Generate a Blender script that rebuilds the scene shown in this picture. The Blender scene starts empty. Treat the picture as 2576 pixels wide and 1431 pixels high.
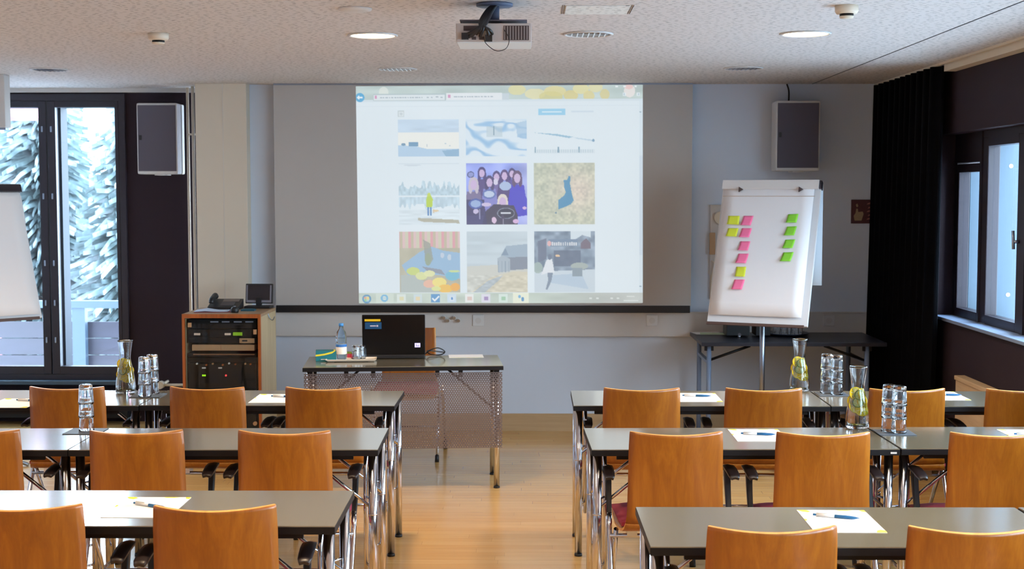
import bpy, bmesh, math, random
import numpy as np
from mathutils import Vector, Matrix
random.seed(7); np.random.seed(7)
sc = bpy.context.scene
C = sc.collection
pi = math.pi

# ------------------------------------------------------------------ survey of the room
# measured positions: the photograph's pixel rays met with planes of the room (metres)
F, HC, VX, VY, CX, CY = 3400., 1.72, 1341., 487., 1288., 715.5
_p = math.atan((CY-VY)/F); _w = math.atan((VX-CX)/F*math.cos(_p))
FW = Vector((-math.sin(_w)*math.cos(_p), math.cos(_w)*math.cos(_p), -math.sin(_p)))
RT = Vector((math.cos(_w), math.sin(_w), 0)); UP = RT.cross(FW)
EYE = Vector((0, 0, HC))
def P(px, py, X=None, Y=None, Z=None):
    d = FW + RT*((px-CX)/F) - UP*((py-CY)/F)
    t = X/d.x if X is not None else (Y/d.y if Y is not None else (Z-HC)/d.z)
    return EYE + d*t
def Ppl(px, py, o, n):
    d = FW + RT*((px-CX)/F) - UP*((py-CY)/F)
    return EYE + d*((o-EYE).dot(n)/d.dot(n))

# ------------------------------------------------------------------ materials
def lin(c):
    return tuple(((v/255)/12.92 if v/255 <= .04045 else ((v/255+.055)/1.055)**2.4) for v in c)
MATS = {}
def mat(name, rgb, rough=.5, metal=0., spec=.5, coat=0., emis=None, es=0., bump=0., bscale=200.):
    if name in MATS: return MATS[name]
    m = bpy.data.materials.new(name); m.use_nodes = True
    b = m.node_tree.nodes['Principled BSDF']; c = lin(rgb)+(1,)
    b.inputs['Base Color'].default_value = c; b.inputs['Roughness'].default_value = rough
    b.inputs['Metallic'].default_value = metal; b.inputs['Specular IOR Level'].default_value = spec
    b.inputs['Coat Weight'].default_value = coat; b.inputs['Coat Roughness'].default_value = .14
    if emis: b.inputs['Emission Color'].default_value = lin(emis)+(1,); b.inputs['Emission Strength'].default_value = es
    nt = m.node_tree
    if bump:
        tc = nt.nodes.new('ShaderNodeTexCoord'); n = nt.nodes.new('ShaderNodeTexNoise'); n.inputs['Scale'].default_value = bscale
        bp = nt.nodes.new('ShaderNodeBump'); bp.inputs['Strength'].default_value = bump; bp.inputs['Distance'].default_value = .002
        nt.links.new(tc.outputs['Object'], n.inputs['Vector']); nt.links.new(n.outputs['Fac'], bp.inputs['Height']); nt.links.new(bp.outputs['Normal'], b.inputs['Normal'])
    MATS[name] = m; return m
def nodes(m):
    nt = m.node_tree; return nt, nt.nodes, nt.links, nt.nodes['Principled BSDF']
def math_n(nt, op, a, b=None):
    n = nt.nodes.new('ShaderNodeMath'); n.operation = op
    for i, v in enumerate((a, b)):
        if v is None: continue
        if isinstance(v, (int, float)): n.inputs[i].default_value = v
        else: nt.links.new(v, n.inputs[i])
    return n.outputs[0]
def ramp(nt, fac, stops):
    r = nt.nodes.new('ShaderNodeValToRGB'); el = r.color_ramp.elements
    while len(el) < len(stops): el.new(.5)
    for e, (p, c) in zip(el, stops): e.position = p; e.color = lin(c)+(1,)
    nt.links.new(fac, r.inputs[0]); return r.outputs['Color']
def wood(name, stops, scale=(14, 14, 1.1), rough=.38, coat=.15, detail=5, dist=1.2):
    m = mat(name, (150, 100, 50), rough, coat=coat); nt, N, L, b = nodes(m)
    tc = N.new('ShaderNodeTexCoord'); mp = N.new('ShaderNodeMapping'); mp.inputs['Scale'].default_value = scale
    oi = N.new('ShaderNodeObjectInfo'); ad = N.new('ShaderNodeVectorMath'); ad.operation = 'ADD'
    ml = math_n(nt, 'MULTIPLY', oi.outputs['Random'], 40.)
    L.new(tc.outputs['Object'], ad.inputs[0]); L.new(ml, ad.inputs[1]); L.new(ad.outputs[0], mp.inputs['Vector'])
    n = N.new('ShaderNodeTexNoise'); n.inputs['Scale'].default_value = 1.6; n.inputs['Detail'].default_value = detail; n.inputs['Distortion'].default_value = dist
    L.new(mp.outputs[0], n.inputs['Vector'])
    mp2 = N.new('ShaderNodeMapping'); mp2.inputs['Scale'].default_value = tuple(s*14 if s > 3 else s*3 for s in scale); L.new(ad.outputs[0], mp2.inputs['Vector'])
    n2 = N.new('ShaderNodeTexNoise'); n2.inputs['Scale'].default_value = 1.; L.new(mp2.outputs[0], n2.inputs['Vector'])
    f = math_n(nt, 'ADD', math_n(nt, 'MULTIPLY', n.outputs['Fac'], .75), math_n(nt, 'MULTIPLY', n2.outputs['Fac'], .25))
    L.new(ramp(nt, f, stops), b.inputs['Base Color']); return m
M_chair = wood('oak_veneer', [(.3, (134, 72, 10)), (.5, (149, 84, 13)), (.68, (163, 97, 20))])
M_edge = wood('oak_edge', [(.3, (200, 135, 60)), (.7, (232, 170, 90))])
M_rack = wood('rack_oak', [(.3, (130, 66, 22)), (.7, (172, 92, 36))])
M_maple = wood('maple_side', [(.3, (176, 152, 112)), (.7, (200, 178, 138))], rough=.5)
M_cover = wood('pine_cover', [(.3, (186, 152, 112)), (.7, (208, 176, 136))], scale=(2, 2, 14), rough=.5)
M_base = wood('birch_trim', [(.3, (170, 140, 100)), (.7, (190, 160, 122))], scale=(1, 14, 14))
M_redwood = wood('outdoor_planks', [(.3, (26, 22, 32)), (.7, (38, 33, 46))], scale=(1.5, 8, 20), rough=.8)
M_lam = mat('laminate', (122, 113, 92), .22, spec=1., coat=1.)
M_lam.node_tree.nodes['Principled BSDF'].inputs['Coat IOR'].default_value = 1.7
M_black = mat('black_edge', (13, 11, 14), .5, spec=.3)
M_plastic = mat('black_plastic', (18, 17, 20), .45)
M_arm = mat('black_armrest', (34, 24, 24), .4)
M_chrome = mat('chrome', (205, 205, 210), .13, metal=1.)
M_steel = mat('satin_steel', (150, 158, 172), .35, metal=1.)
M_greypaint = mat('grey_painted_steel', (120, 135, 160), .45)
M_darkwall = mat('dark_wall_paint', (44, 32, 38), .7, spec=.2)
M_darkframe = mat('dark_frame', (40, 33, 40), .4, spec=.4)
M_white = mat('white_paint', (202, 212, 226), .75)
M_col = mat('cream_column', (200, 188, 170), .7, bump=.05)
M_duct = mat('duct_white', (198, 194, 190), .55)
M_screen = mat('screen_fabric', (174, 168, 162), .85)
M_paper = mat('paper', (240, 236, 234), .8)
M_yell = mat('paper_yellow', (228, 214, 60), .8)
M_red = mat('red_fabric', (150, 40, 62), .85, bump=.2, bscale=800.)
M_curt = mat('curtain_fabric', (5, 6, 10), 1., spec=.1, bump=.1, bscale=500.)
M_beige = mat('beige_plastic', (214, 200, 178), .5)
M_whitepl = mat('white_plastic', (205, 204, 202), .45)
M_grille = mat('speaker_grille', (84, 78, 88), .7, bump=.3, bscale=1500.)
M_navy = mat('dark_table_laminate', (36, 38, 50), .35)
M_teal = mat('teal_card', (20, 110, 118), .5)
M_blue = mat('pen_blue', (10, 90, 140), .35)
M_silverplate = mat('tan_metal', (176, 140, 104), .45, metal=.3)
M_snow = mat('snow', (235, 240, 245), .9)
M_bark = mat('bark', (70, 66, 62), .9)
M_lblue = mat('pale_blue_frame', (56, 74, 88), .5)
M_railp = mat('blue_grey_rail', (42, 55, 68), .6)
M_lilac = mat('lilac_brick', (130, 112, 130), .8)
M_redsign = mat('red_paint', (140, 92, 98), .8)

def glassmat(name, tint=(1, 1, 1), ior=1.45, rough=0.):
    m = bpy.data.materials.new(name); m.use_nodes = True; nt = m.node_tree
    for n in list(nt.nodes): nt.nodes.remove(n)
    o = nt.nodes.new('ShaderNodeOutputMaterial'); g = nt.nodes.new('ShaderNodeBsdfGlass')
    g.inputs['Color'].default_value = tint+(1,); g.inputs['IOR'].default_value = ior; g.inputs['Roughness'].default_value = rough
    nt.links.new(g.outputs[0], o.inputs[0]); return m
M_glass = glassmat('clear_glass', (.985, .993, 1.), 1.5); M_water = glassmat('water', (.97, .99, 1.), 1.33)
M_pet = glassmat('bottle_plastic', (.82, .92, 1.), 1.2)
def panemat():
    m = bpy.data.materials.new('window_glass'); m.use_nodes = True; nt = m.node_tree
    for n in list(nt.nodes): nt.nodes.remove(n)
    o = nt.nodes.new('ShaderNodeOutputMaterial'); g = nt.nodes.new('ShaderNodeBsdfGlossy'); g.inputs['Roughness'].default_value = .01
    t = nt.nodes.new('ShaderNodeBsdfTransparent'); t.inputs[0].default_value = (.93, .97, .99, 1); mx = nt.nodes.new('ShaderNodeMixShader'); fr = nt.nodes.new('ShaderNodeLayerWeight'); fr.inputs['Blend'].default_value = .5
    nt.links.new(math_n(nt, 'ADD', math_n(nt, 'MULTIPLY', math_n(nt, 'POWER', fr.outputs['Facing'], 5.), .9), .02), mx.inputs[0]); nt.links.new(t.outputs[0], mx.inputs[1]); nt.links.new(g.outputs[0], mx.inputs[2]); nt.links.new(mx.outputs[0], o.inputs[0]); return m
M_pane = panemat()
def emat(name, rgb, s):
    m = bpy.data.materials.new(name); m.use_nodes = True; b = m.node_tree.nodes['Principled BSDF']
    b.inputs['Base Color'].default_value = (.02, .02, .02, 1); b.inputs['Emission Color'].default_value = lin(rgb)+(1,); b.inputs['Emission Strength'].default_value = s; return m
M_lamp = emat('lit_diffuser', (255, 226, 180), 9.)
M_ledg = emat('green_led', (150, 220, 10), 1.2); M_ledr = emat('red_led', (255, 60, 60), 1.5); M_logo = emat('lit_logo', (205, 195, 255), 1.3)
M_disp = emat('green_display', (110, 150, 0), .8)

def floor_mat():
    m = mat('floor_planks', (200, 170, 125), .2, coat=.35); nt, N, L, b = nodes(m)
    tc = N.new('ShaderNodeTexCoord'); br = N.new('ShaderNodeTexBrick'); br.offset = 0.
    br.inputs['Scale'].default_value = 1.; br.inputs['Brick Width'].default_value = .9; br.inputs['Row Height'].default_value = .068
    br.inputs['Mortar Size'].default_value = .0007; br.inputs['Color1'].default_value = lin((206, 164, 104))+(1,); br.inputs['Color2'].default_value = lin((196, 150, 90))+(1,)
    br.inputs['Mortar'].default_value = lin((158, 120, 76))+(1,)
    sp = N.new('ShaderNodeSeparateXYZ'); L.new(tc.outputs['Object'], sp.inputs[0]); wn = N.new('ShaderNodeTexWhiteNoise'); wn.noise_dimensions = '1D'
    L.new(math_n(nt, 'FLOOR', math_n(nt, 'DIVIDE', sp.outputs['Y'], .068)), wn.inputs['W']); cb = N.new('ShaderNodeCombineXYZ')
    L.new(math_n(nt, 'ADD', sp.outputs['X'], math_n(nt, 'MULTIPLY', wn.outputs['Value'], 7.)), cb.inputs['X']); L.new(sp.outputs['Y'], cb.inputs['Y']); L.new(cb.outputs[0], br.inputs['Vector'])
    mp = N.new('ShaderNodeMapping'); mp.inputs['Scale'].default_value = (2.5, 50, 1); L.new(tc.outputs['Object'], mp.inputs['Vector'])
    n = N.new('ShaderNodeTexNoise'); n.inputs['Detail'].default_value = 4; L.new(mp.outputs[0], n.inputs['Vector']); n.inputs['Scale'].default_value = 1.
    mx = N.new('ShaderNodeMix'); mx.data_type = 'RGBA'; mx.blend_type = 'MULTIPLY'; mx.inputs[0].default_value = .35
    L.new(br.outputs['Color'], mx.inputs[6]); L.new(ramp(nt, n.outputs['Fac'], [(.3, (200, 190, 180)), (.7, (255, 255, 255))]), mx.inputs[7])
    L.new(mx.outputs[2], b.inputs['Base Color']); return m
def ceil_mat(name='ceiling_tile', base=(205, 200, 196)):
    m = mat(name, base, .9); nt, N, L, b = nodes(m)
    tc = N.new('ShaderNodeTexCoord'); mp = N.new('ShaderNodeMapping'); mp.inputs['Scale'].default_value = (22, 40, 0); mp.inputs['Rotation'].default_value = (0, 0, .15)
    L.new(tc.outputs['Object'], mp.inputs['Vector'])
    v = N.new('ShaderNodeTexVoronoi'); v.voronoi_dimensions = '2D'; v.inputs['Scale'].default_value = 1.; L.new(mp.outputs[0], v.inputs['Vector'])
    ns = N.new('ShaderNodeTexNoise'); ns.inputs['Scale'].default_value = 60; L.new(tc.outputs['Object'], ns.inputs['Vector'])
    th = math_n(nt, 'ADD', .02, math_n(nt, 'MULTIPLY', ns.outputs['Fac'], .32))
    f = math_n(nt, 'LESS_THAN', v.outputs['Distance'], th)
    mx = N.new('ShaderNodeMix'); mx.data_type = 'RGBA'; L.new(f, mx.inputs[0]); mx.inputs[6].default_value = lin(base)+(1,); mx.inputs[7].default_value = lin(tuple(int(c*.74) for c in base))+(1,)
    L.new(mx.outputs[2], b.inputs['Base Color']); return m
M_floor = floor_mat(); M_ceil = ceil_mat(); M_tile = ceil_mat('ceiling_hatch_tile', (222, 226, 222))
def perf_mat():
    m = mat('perforated_metal', (116, 102, 98), .4, metal=.25); nt, N, L, b = nodes(m)
    tc = N.new('ShaderNodeTexCoord'); sp = N.new('ShaderNodeSeparateXYZ'); L.new(tc.outputs['Object'], sp.inputs[0])
    u = math_n(nt, 'DIVIDE', sp.outputs['X'], .0142); v = math_n(nt, 'DIVIDE', sp.outputs['Z'], .0112)
    row = math_n(nt, 'FLOOR', v); par = math_n(nt, 'MULTIPLY', math_n(nt, 'MODULO', row, 2.), .5)
    uu = math_n(nt, 'MULTIPLY', math_n(nt, 'SUBTRACT', math_n(nt, 'FRACT', math_n(nt, 'ADD', u, par)), .5), .0142)
    vv = math_n(nt, 'MULTIPLY', math_n(nt, 'SUBTRACT', math_n(nt, 'FRACT', v), .5), .0112)
    d = math_n(nt, 'SQRT', math_n(nt, 'ADD', math_n(nt, 'MULTIPLY', uu, uu), math_n(nt, 'MULTIPLY', vv, vv)))
    solid = math_n(nt, 'GREATER_THAN', d, .0033)
    L.new(solid, b.inputs['Alpha']); return m
M_perf = perf_mat()
def tree_mat():
    m = mat('frosted_needles', (120, 140, 135), .9); nt, N, L, b = nodes(m)
    g = N.new('ShaderNodeTexCoord'); n = N.new('ShaderNodeTexNoise'); n.inputs['Scale'].default_value = 3.4; n.inputs['Detail'].default_value = 5; L.new(g.outputs['Object'], n.inputs['Vector'])
    L.new(ramp(nt, n.outputs['Fac'], [(.36, (66, 78, 78)), (.5, (92, 106, 108)), (.6, (134, 144, 146))]), b.inputs['Base Color']); return m
M_tree = tree_mat()

# ------------------------------------------------------------------ mesh helpers
def box(bm, x0, x1, y0, y1, z0, z1, bev=0.):
    m = Matrix.Translation(((x0+x1)/2, (y0+y1)/2, (z0+z1)/2)) @ Matrix.Diagonal((abs(x1-x0), abs(y1-y0), abs(z1-z0), 1))
    r = bmesh.ops.create_cube(bm, size=1, matrix=m)
    if bev:
        es = list({e for v in r['verts'] for e in v.link_edges})
        bmesh.ops.bevel(bm, geom=es, offset=bev, segments=2, affect='EDGES', profile=.6)
    return r
def frame_of(d):
    d = d.normalized(); a = Vector((0, 0, 1)) if abs(d.z) < .9 else Vector((1, 0, 0))
    u = d.cross(a).normalized(); return u, d.cross(u).normalized()
def tube(bm, pts, r, seg=12, cap=True):
    pts = [Vector(p) for p in pts]; rings = []; rr = r if isinstance(r, (list, tuple)) else [r]*len(pts)
    d0 = (pts[1]-pts[0]).normalized(); u, v = frame_of(d0)
    for i, p in enumerate(pts):
        if i == 0: d = pts[1]-p
        elif i == len(pts)-1: d = p-pts[i-1]
        else: d = (p-pts[i-1]).normalized()+(pts[i+1]-p).normalized()
        d = d.normalized(); u = (u-d*u.dot(d)).normalized(); v = d.cross(u)
        rings.append([bm.verts.new(p+(u*math.cos(2*pi*k/seg)+v*math.sin(2*pi*k/seg))*rr[i]) for k in range(seg)])
    for a, b in zip(rings, rings[1:]):
        for k in range(seg):
            f = bm.faces.new((a[k], a[(k+1) % seg], b[(k+1) % seg], b[k])); f.smooth = True
    if cap:
        bm.faces.new(rings[0][::-1]); bm.faces.new(rings[-1])
def lathe(bm, prof, seg=24, smooth=True, o=(0, 0, 0)):
    rings = []
    for r, z in prof:
        if r < 1e-6: rings.append([bm.verts.new((o[0], o[1], o[2]+z))])
        else: rings.append([bm.verts.new((o[0]+r*math.cos(2*pi*k/seg), o[1]+r*math.sin(2*pi*k/seg), o[2]+z)) for k in range(seg)])
    for a, b in zip(rings, rings[1:]):
        for k in range(seg):
            k2 = (k+1) % seg
            vs = [a[k % len(a)], a[k2 % len(a)], b[k2 % len(b)], b[k % len(b)]]
            vs = [v for i, v in enumerate(vs) if v not in vs[:i]]
            if len(vs) > 2:
                try: f = bm.faces.new(vs); f.smooth = smooth
                except ValueError: pass
def prism(bm, pts, off):
    """closed outline extruded by vector off"""
    a = [bm.verts.new(p) for p in pts]; b = [bm.verts.new(Vector(p)+Vector(off)) for p in pts]
    n = len(pts); bm.faces.new(a); bm.faces.new(b[::-1])
    for k in range(n): bm.faces.new((a[k], b[k], b[(k+1) % n], a[(k+1) % n]))
def slab(bm, grid, th):
    """grid of (point) rows -> solid sheet of thickness th along the averaged normal"""
    R, K = len(grid), len(grid[0]); nrm = [[None]*K for _ in range(R)]
    for i in range(R):
        for j in range(K):
            du = Vector(grid[i][min(j+1, K-1)])-Vector(grid[i][max(j-1, 0)]); dv = Vector(grid[min(i+1, R-1)][j])-Vector(grid[max(i-1, 0)][j])
            nrm[i][j] = du.cross(dv).normalized()
    A = [[bm.verts.new(Vector(grid[i][j])+nrm[i][j]*th/2) for j in range(K)] for i in range(R)]
    B = [[bm.verts.new(Vector(grid[i][j])-nrm[i][j]*th/2) for j in range(K)] for i in range(R)]
    edge = []
    for i in range(R-1):
        for j in range(K-1):
            f = bm.faces.new((A[i][j], A[i][j+1], A[i+1][j+1], A[i+1][j])); f.smooth = True
            f = bm.faces.new((B[i][j], B[i+1][j], B[i+1][j+1], B[i][j+1])); f.smooth = True
    for j in range(K-1):
        edge.append(bm.faces.new((A[0][j], B[0][j], B[0][j+1], A[0][j+1]))); edge.append(bm.faces.new((A[-1][j], A[-1][j+1], B[-1][j+1], B[-1][j])))
    for i in range(R-1):
        edge.append(bm.faces.new((A[i][0], A[i+1][0], B[i+1][0], B[i][0]))); edge.append(bm.faces.new((A[i][-1], B[i][-1], B[i+1][-1], A[i+1][-1])))
    for f in edge: f.material_index = 1
def BM(): return bmesh.new()
def obj(name, bm, m, parent=None, fix=True):
    if fix: bmesh.ops.recalc_face_normals(bm, faces=bm.faces)
    me = bpy.data.meshes.new(name); bm.to_mesh(me); bm.free()
    for x in (m if isinstance(m, (list, tuple)) else [m]): me.materials.append(x)
    o = bpy.data.objects.new(name, me); C.objects.link(o)
    if parent: o.parent = parent
    return o
def bxo(name, m, *a, parent=None, bev=0.):
    bm = BM(); box(bm, *a, bev=bev); return obj(name, bm, m, parent)
def tag(o, label, cat, group=None, kind=None):
    o['label'] = label; o['category'] = cat
    if group: o['group'] = group
    if kind: o['kind'] = kind
    return o
def thing(name, label, cat, loc=(0, 0, 0), rz=0., group=None):
    o = bpy.data.objects.new(name, None); C.objects.link(o); o.location = loc; o.rotation_euler = (0, 0, rz); o.empty_display_size = .05
    return tag(o, label, cat, group)
def struct(o, label=None, cat='room'):
    o['kind'] = 'structure'
    if label: o['label'] = label; o['category'] = cat
    return o
def kids(o): return [c for c in C.objects if c.parent is o]
def dup(root, loc, rz=None, label=None):
    def cp(o, par):
        c = o.copy(); C.objects.link(c); c.parent = par
        for ch in kids(o): cp(ch, c)
        return c
    r = cp(root, None); r.location = loc
    if rz is not None: r.rotation_euler = (0, 0, rz)
    if label: r['label'] = label
    return r

# ------------------------------------------------------------------ room shell
XL, XR, YB, YF, YA, ZC = -4.7, 2.53, -2.2, 9.74, 10.1, 2.5
struct(bxo('floor', M_floor, XL-.2, XR+.3, YB-.2, YA+.3, -.1, 0), 'pale polished oak strip floor', 'floor')
struct(bxo('ceiling', M_ceil, XL-.2, XR+.3, YB-.2, YA+.3, ZC, ZC+.1), 'off white acoustic ceiling with fine dark flecks', 'ceiling')
struct(bxo('wall_front', M_white, -2.42, XR+.3, YF, YF+.3, 0, ZC), 'white wall behind the projection screen', 'wall')
struct(bxo('wall_left', M_white, XL-.2, XL, YB-.2, YA+.3, 0, ZC), 'white left side wall', 'wall')
struct(bxo('wall_back', M_white, XL, XR, YB-.2, YB, 0, ZC), 'white rear wall', 'wall')
# dark recessed wall with tall window (window_1)
WX0, WX1, WZ0, WZ1 = -4.6, -3.04, .32, 2.46
bm = BM(); box(bm, WX1, -2.42, YA, YA+.3, 0, ZC); box(bm, XL, WX0, YA, YA+.3, 0, ZC); box(bm, WX0, WX1, YA, YA+.3, WZ1, ZC); box(bm, WX0, WX1, YA, YA+.3, 0, WZ0)
struct(obj('wall_recess', bm, M_darkwall), 'dark brown wall around the tall window', 'wall')
# right wall with long window band
RZ0, RZ1, RY0, RY1 = .955, 2.085, .6, 8.5
bm = BM(); box(bm, XR, XR+.3, YB, RY0, 0, ZC); box(bm, XR, XR+.3, RY1, YF, 0, ZC); box(bm, XR, XR+.3, RY0, RY1, 0, RZ0); box(bm, XR, XR+.3, RY0, RY1, RZ1, ZC)
struct(obj('wall_right', bm, M_darkwall), 'dark grey brown wall around the right windows', 'wall')
# trims
struct(bxo('baseboard_front', M_base, -2.1, XR, YF-.018, YF, 0, .127), 'pale wooden baseboard below the white wall', 'baseboard')
bm = BM(); box(bm, -1.86, 2.47, YF-.05, YF, .693, .872, bev=.006); box(bm, -1.86, 2.47, YF-.058, YF-.05, .866, .872)
struct(obj('trim_1', bm, M_duct), 'white cable duct running along the wall below the screen', 'cable duct')
struct(bxo('trim_2', M_col, -2.40, -2.035, YF-.12, YF, 0, ZC, bev=.004), 'cream boxed column left of the screen', 'column')
struct(bxo('trim_3', M_col, 2.44, XR, YF-.04, YF, 0, ZC), 'narrow pilaster in the right corner', 'pilaster')
bm = BM(); box(bm, 1.985, 1.992, YB, YF, ZC-.0015, ZC)
struct(obj('trim_4', bm, M_black), 'thin dark seam along the ceiling', 'ceiling joint')
bm = BM(); box(bm, XR-.07, XR, YB, 8.2, ZC-.05, ZC); box(bm, XR-.10, XR-.085, YB, YF, ZC-.012, ZC)
struct(obj('trim_5', bm, M_beige), 'beige curtain rail box along the right wall', 'rail')
bm = BM(); box(bm, XL, -2.42, YA-.05, YA, ZC-.03, ZC); struct(obj('trim_6', bm, M_duct), 'pale strip above the tall window', 'trim')
bm = BM(); x = P(562, 400, Y=YF-.12).x; box(bm, x-.0015, x+.0015, YF-.1215, YF-.12, 0, ZC)
struct(obj('trim_7', bm, M_duct), 'thin vertical joint on the cream column', 'joint')

# window_1
w1 = bpy.data.objects.new('window_1', None); C.objects.link(w1); struct(w1, 'tall dark framed double window onto snowy trees', 'window')
fy0, fy1 = YA-.03, YA+.06
bm = BM()
box(bm, WX0, WX1, fy0, fy1, WZ1-.05, WZ1); box(bm, WX0, WX1, fy0, fy1, WZ0, WZ0+.04); box(bm, WX1-.045, WX1, fy0, fy1, WZ0+.04, WZ1-.05); box(bm, WX0, WX0+.05, fy0, fy1, WZ0+.04, WZ1-.05)
obj('window_frame', bm, M_darkframe, w1)
for (a, b_) in ((-4.55, -3.632), (-3.624, -3.09)):
    gx1 = b_-.058 if b_ < -3.5 else b_-.028; gx0 = a+.06; z0, z1 = .36, 2.41; g0, g1 = .42, 2.362
    s = BM(); y0, y1 = YA-.02, YA+.05
    box(s, a, gx0, y0, y1, z0, z1, bev=.004); box(s, gx1, b_, y0, y1, z0, z1, bev=.004); box(s, gx0, gx1, y0, y1, z0, g0); box(s, gx0, gx1, y0, y1, g1, z1)
    so = obj('sash', s, M_darkframe, w1)
    q = BM(); box(q, gx0, gx1, YA+.01, YA+.016, g0, g1); obj('pane', q, M_pane, so)
    q = BM(); box(q, a, a+.075, YA+.06, YA+.2, z0, z1); box(q, b_-.02, b_, YA+.06, YA+.2, z0, z1); box(q, a, b_, YA+.06, YA+.2, g1+.005, z1)
    obj('outer_frame', q, mat('outer_frame_blue', (16, 26, 42), .6, spec=.2), so)
    q = BM()
    for zz in (.62, .9, 1.2, 1.7, 2.2):
        for xx in ((a+.03,) if a > -4 else (b_-.03,)): box(q, xx-.007, xx+.007, YA-.028, YA-.02, zz-.022, zz+.022, bev=.004)
    obj('latch', q, M_steel, so)
struct(bxo('trim_8', M_lblue, WX0, WX1, YA-.1, YA-.03, WZ0-.03, WZ0, bev=.004), 'window ledge below the tall window', 'window sill')
r = thing('convector_radiator', 'dark slatted radiator below the tall window', 'radiator', (-3.8, YA-.13, .0))
bm = BM(); box(bm, -.78, .78, -.03, .07, .05, .24, bev=.004); obj('casing', bm, M_black, r)
bm = BM()
for k in range(60): box(bm, -.77+k*.026, -.76+k*.026, -.028, .06, .24, .247)
obj('grille', bm, M_darkframe, r)

# window_2, window_3.. along the right wall
def rwin(n, lights, label):
    w = bpy.data.objects.new('window_%d' % n, None); C.objects.link(w); struct(w, label, 'window')
    X0, X1 = XR+.1, XR+.17
    for (ya, yb, zt, st) in lights:
        s = BM(); zb = RZ0+.01
        box(s, X0, X1, ya, ya+st, zb, zt, bev=.004); box(s, X0, X1, yb-st, yb, zb, zt, bev=.004)
        box(s, X0, X1, ya+st, yb-st, zb, zb+.05); box(s, X0, X1, ya+st, yb-st, zt-.05, zt)
        so = obj('sash', s, M_darkframe, w)
        q = BM(); box(q, X0+.03, X0+.036, ya+st, yb-st, zb+.05, zt-.05); obj('pane', q, M_pane, so)
        q = BM(); box(q, X1+.002, XR+.34, yb-.035, yb-.005, zb, zt); box(q, X1+.002, XR+.34, ya+.005, ya+.02, zb, zt); obj('outer_jamb', q, M_lblue, so)
        if st > .06:
            q = BM(); tube(q, [(X0-.03, ya+st*.5, 1.42), (X0-.035, ya+st*.5, 1.52)], .008); tube(q, [(X0, ya+st*.5, 1.46), (X0-.03, ya+st*.5, 1.46)], .009); obj('handle', q, M_steel, so)
            q = BM()
            for zz in (1.13, 1.88): tube(q, [(X1+.08, yb-.037, zz), (X1+.08, yb-.034, zz)], .012)
            obj('screw_cap', q, M_whitepl, so)
    return w
w2 = rwin(2, [(8.0, 8.45, 1.90, .035), (7.31, 7.97, 2.045, .085)], 'dark framed window pair beside the black curtain')
bm = BM(); box(bm, XR+.1, XR+.17, 8.0, 8.45, 1.91, 2.085); box(bm, XR+.09, XR+.17, 7.97, 8.0, RZ0, 2.085); box(bm, XR+.1, XR+.17, 7.28, 7.97, 2.045, 2.085); box(bm, XR+.1, XR+.3, 8.45, 8.5, RZ0, 2.085)
obj('window_frame', bm, M_darkframe, w2)
w3 = rwin(3, [(6.0, 7.25, 2.045, .085), (4.7, 5.95, 2.045, .085), (3.4, 4.65, 2.045, .085), (2.1, 3.35, 2.045, .085), (.7, 2.05, 2.045, .085)], 'row of dark framed windows along the right wall')
bm = BM(); box(bm, XR+.1, XR+.17, .6, 7.28, 2.045, 2.085)
for y in (7.25, 5.95, 4.65, 3.35, 2.05, .65): box(bm, XR+.09, XR+.17, y, y+.05, RZ0, 2.045)
obj('window_frame', bm, M_darkframe, w3)
bm = BM(); box(bm, XR-.02, XR+.1, RY0, RY1, RZ0-.012, RZ0+.008, bev=.003); struct(obj('trim_9', bm, M_greypaint), 'grey window ledge on the right wall', 'window sill')

# ------------------------------------------------------------------ outside
g = bxo('snow_ground', M_snow, -40, 40, 11, 70, -2.2, -2.0); struct(g, 'snow covered ground outside', 'ground')
g = bxo('snow_yard', M_snow, 3.2, 40, -20, 11, -2.2, -2.0); struct(g, 'snow covered yard outside the right windows', 'ground')
rl = thing('balcony_railing', 'blue grey balcony railing with post and plank parapet outside the tall window', 'railing', (-4.2, 12.5, -.2))
bm = BM(); box(bm, -2, 1.6, -.05, .05, .86, .925); obj('top_rail', bm, M_railp, rl)
bm = BM(); x = P(201, 800, Y=12.5).x+4.2; box(bm, x-.06, x+.06, -.04, .04, -.3, .86); obj('post', bm, M_railp, rl)
bm = BM(); x2 = x-1.7; box(bm, x2-.06, x2+.06, -.04, .04, -.3, .86); obj('post', bm, M_railp, rl)
bm = BM()
for k in range(6): box(bm, -2, 1.6, .06, .09, -.22+k*.158, -.07+k*.158)
obj('plank_parapet', bm, M_redwood, rl)
struct(bxo('balcony_deck', M_snow, -6.5, -2.4, YA+.35, 12.65, -.45, -.35), 'snowy balcony floor outside', 'balcony')
b_ = thing('red_building', 'red roof eave of a building outside, top left of the tall window', 'building', (-5.12, 13.3, -2))
bm = BM(); box(bm, -4, -.6, .1, 1.1, 0, 4.5); obj('wall', bm, M_redsign, b_)
bm = BM(); box(bm, -4.2, 0, 0, 1.2, 4.5, 4.9); obj('eave', bm, M_redsign, b_)
bm = BM(); box(bm, -4.25, .05, -.05, 1.25, 4.9, 5.1); obj('roof', bm, M_snow, b_)
b_ = thing('brick_building', 'lilac grey brick building seen through the far right window', 'building', (5.22, 16, -2))
bm = BM(); box(bm, 0, 4, 0, 4, 0, 7); obj('wall', bm, M_lilac, b_)
bm = BM(); box(bm, .06, .12, -.03, 0, 3.45, 3.75); obj('sign', bm, M_redsign, b_)
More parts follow.
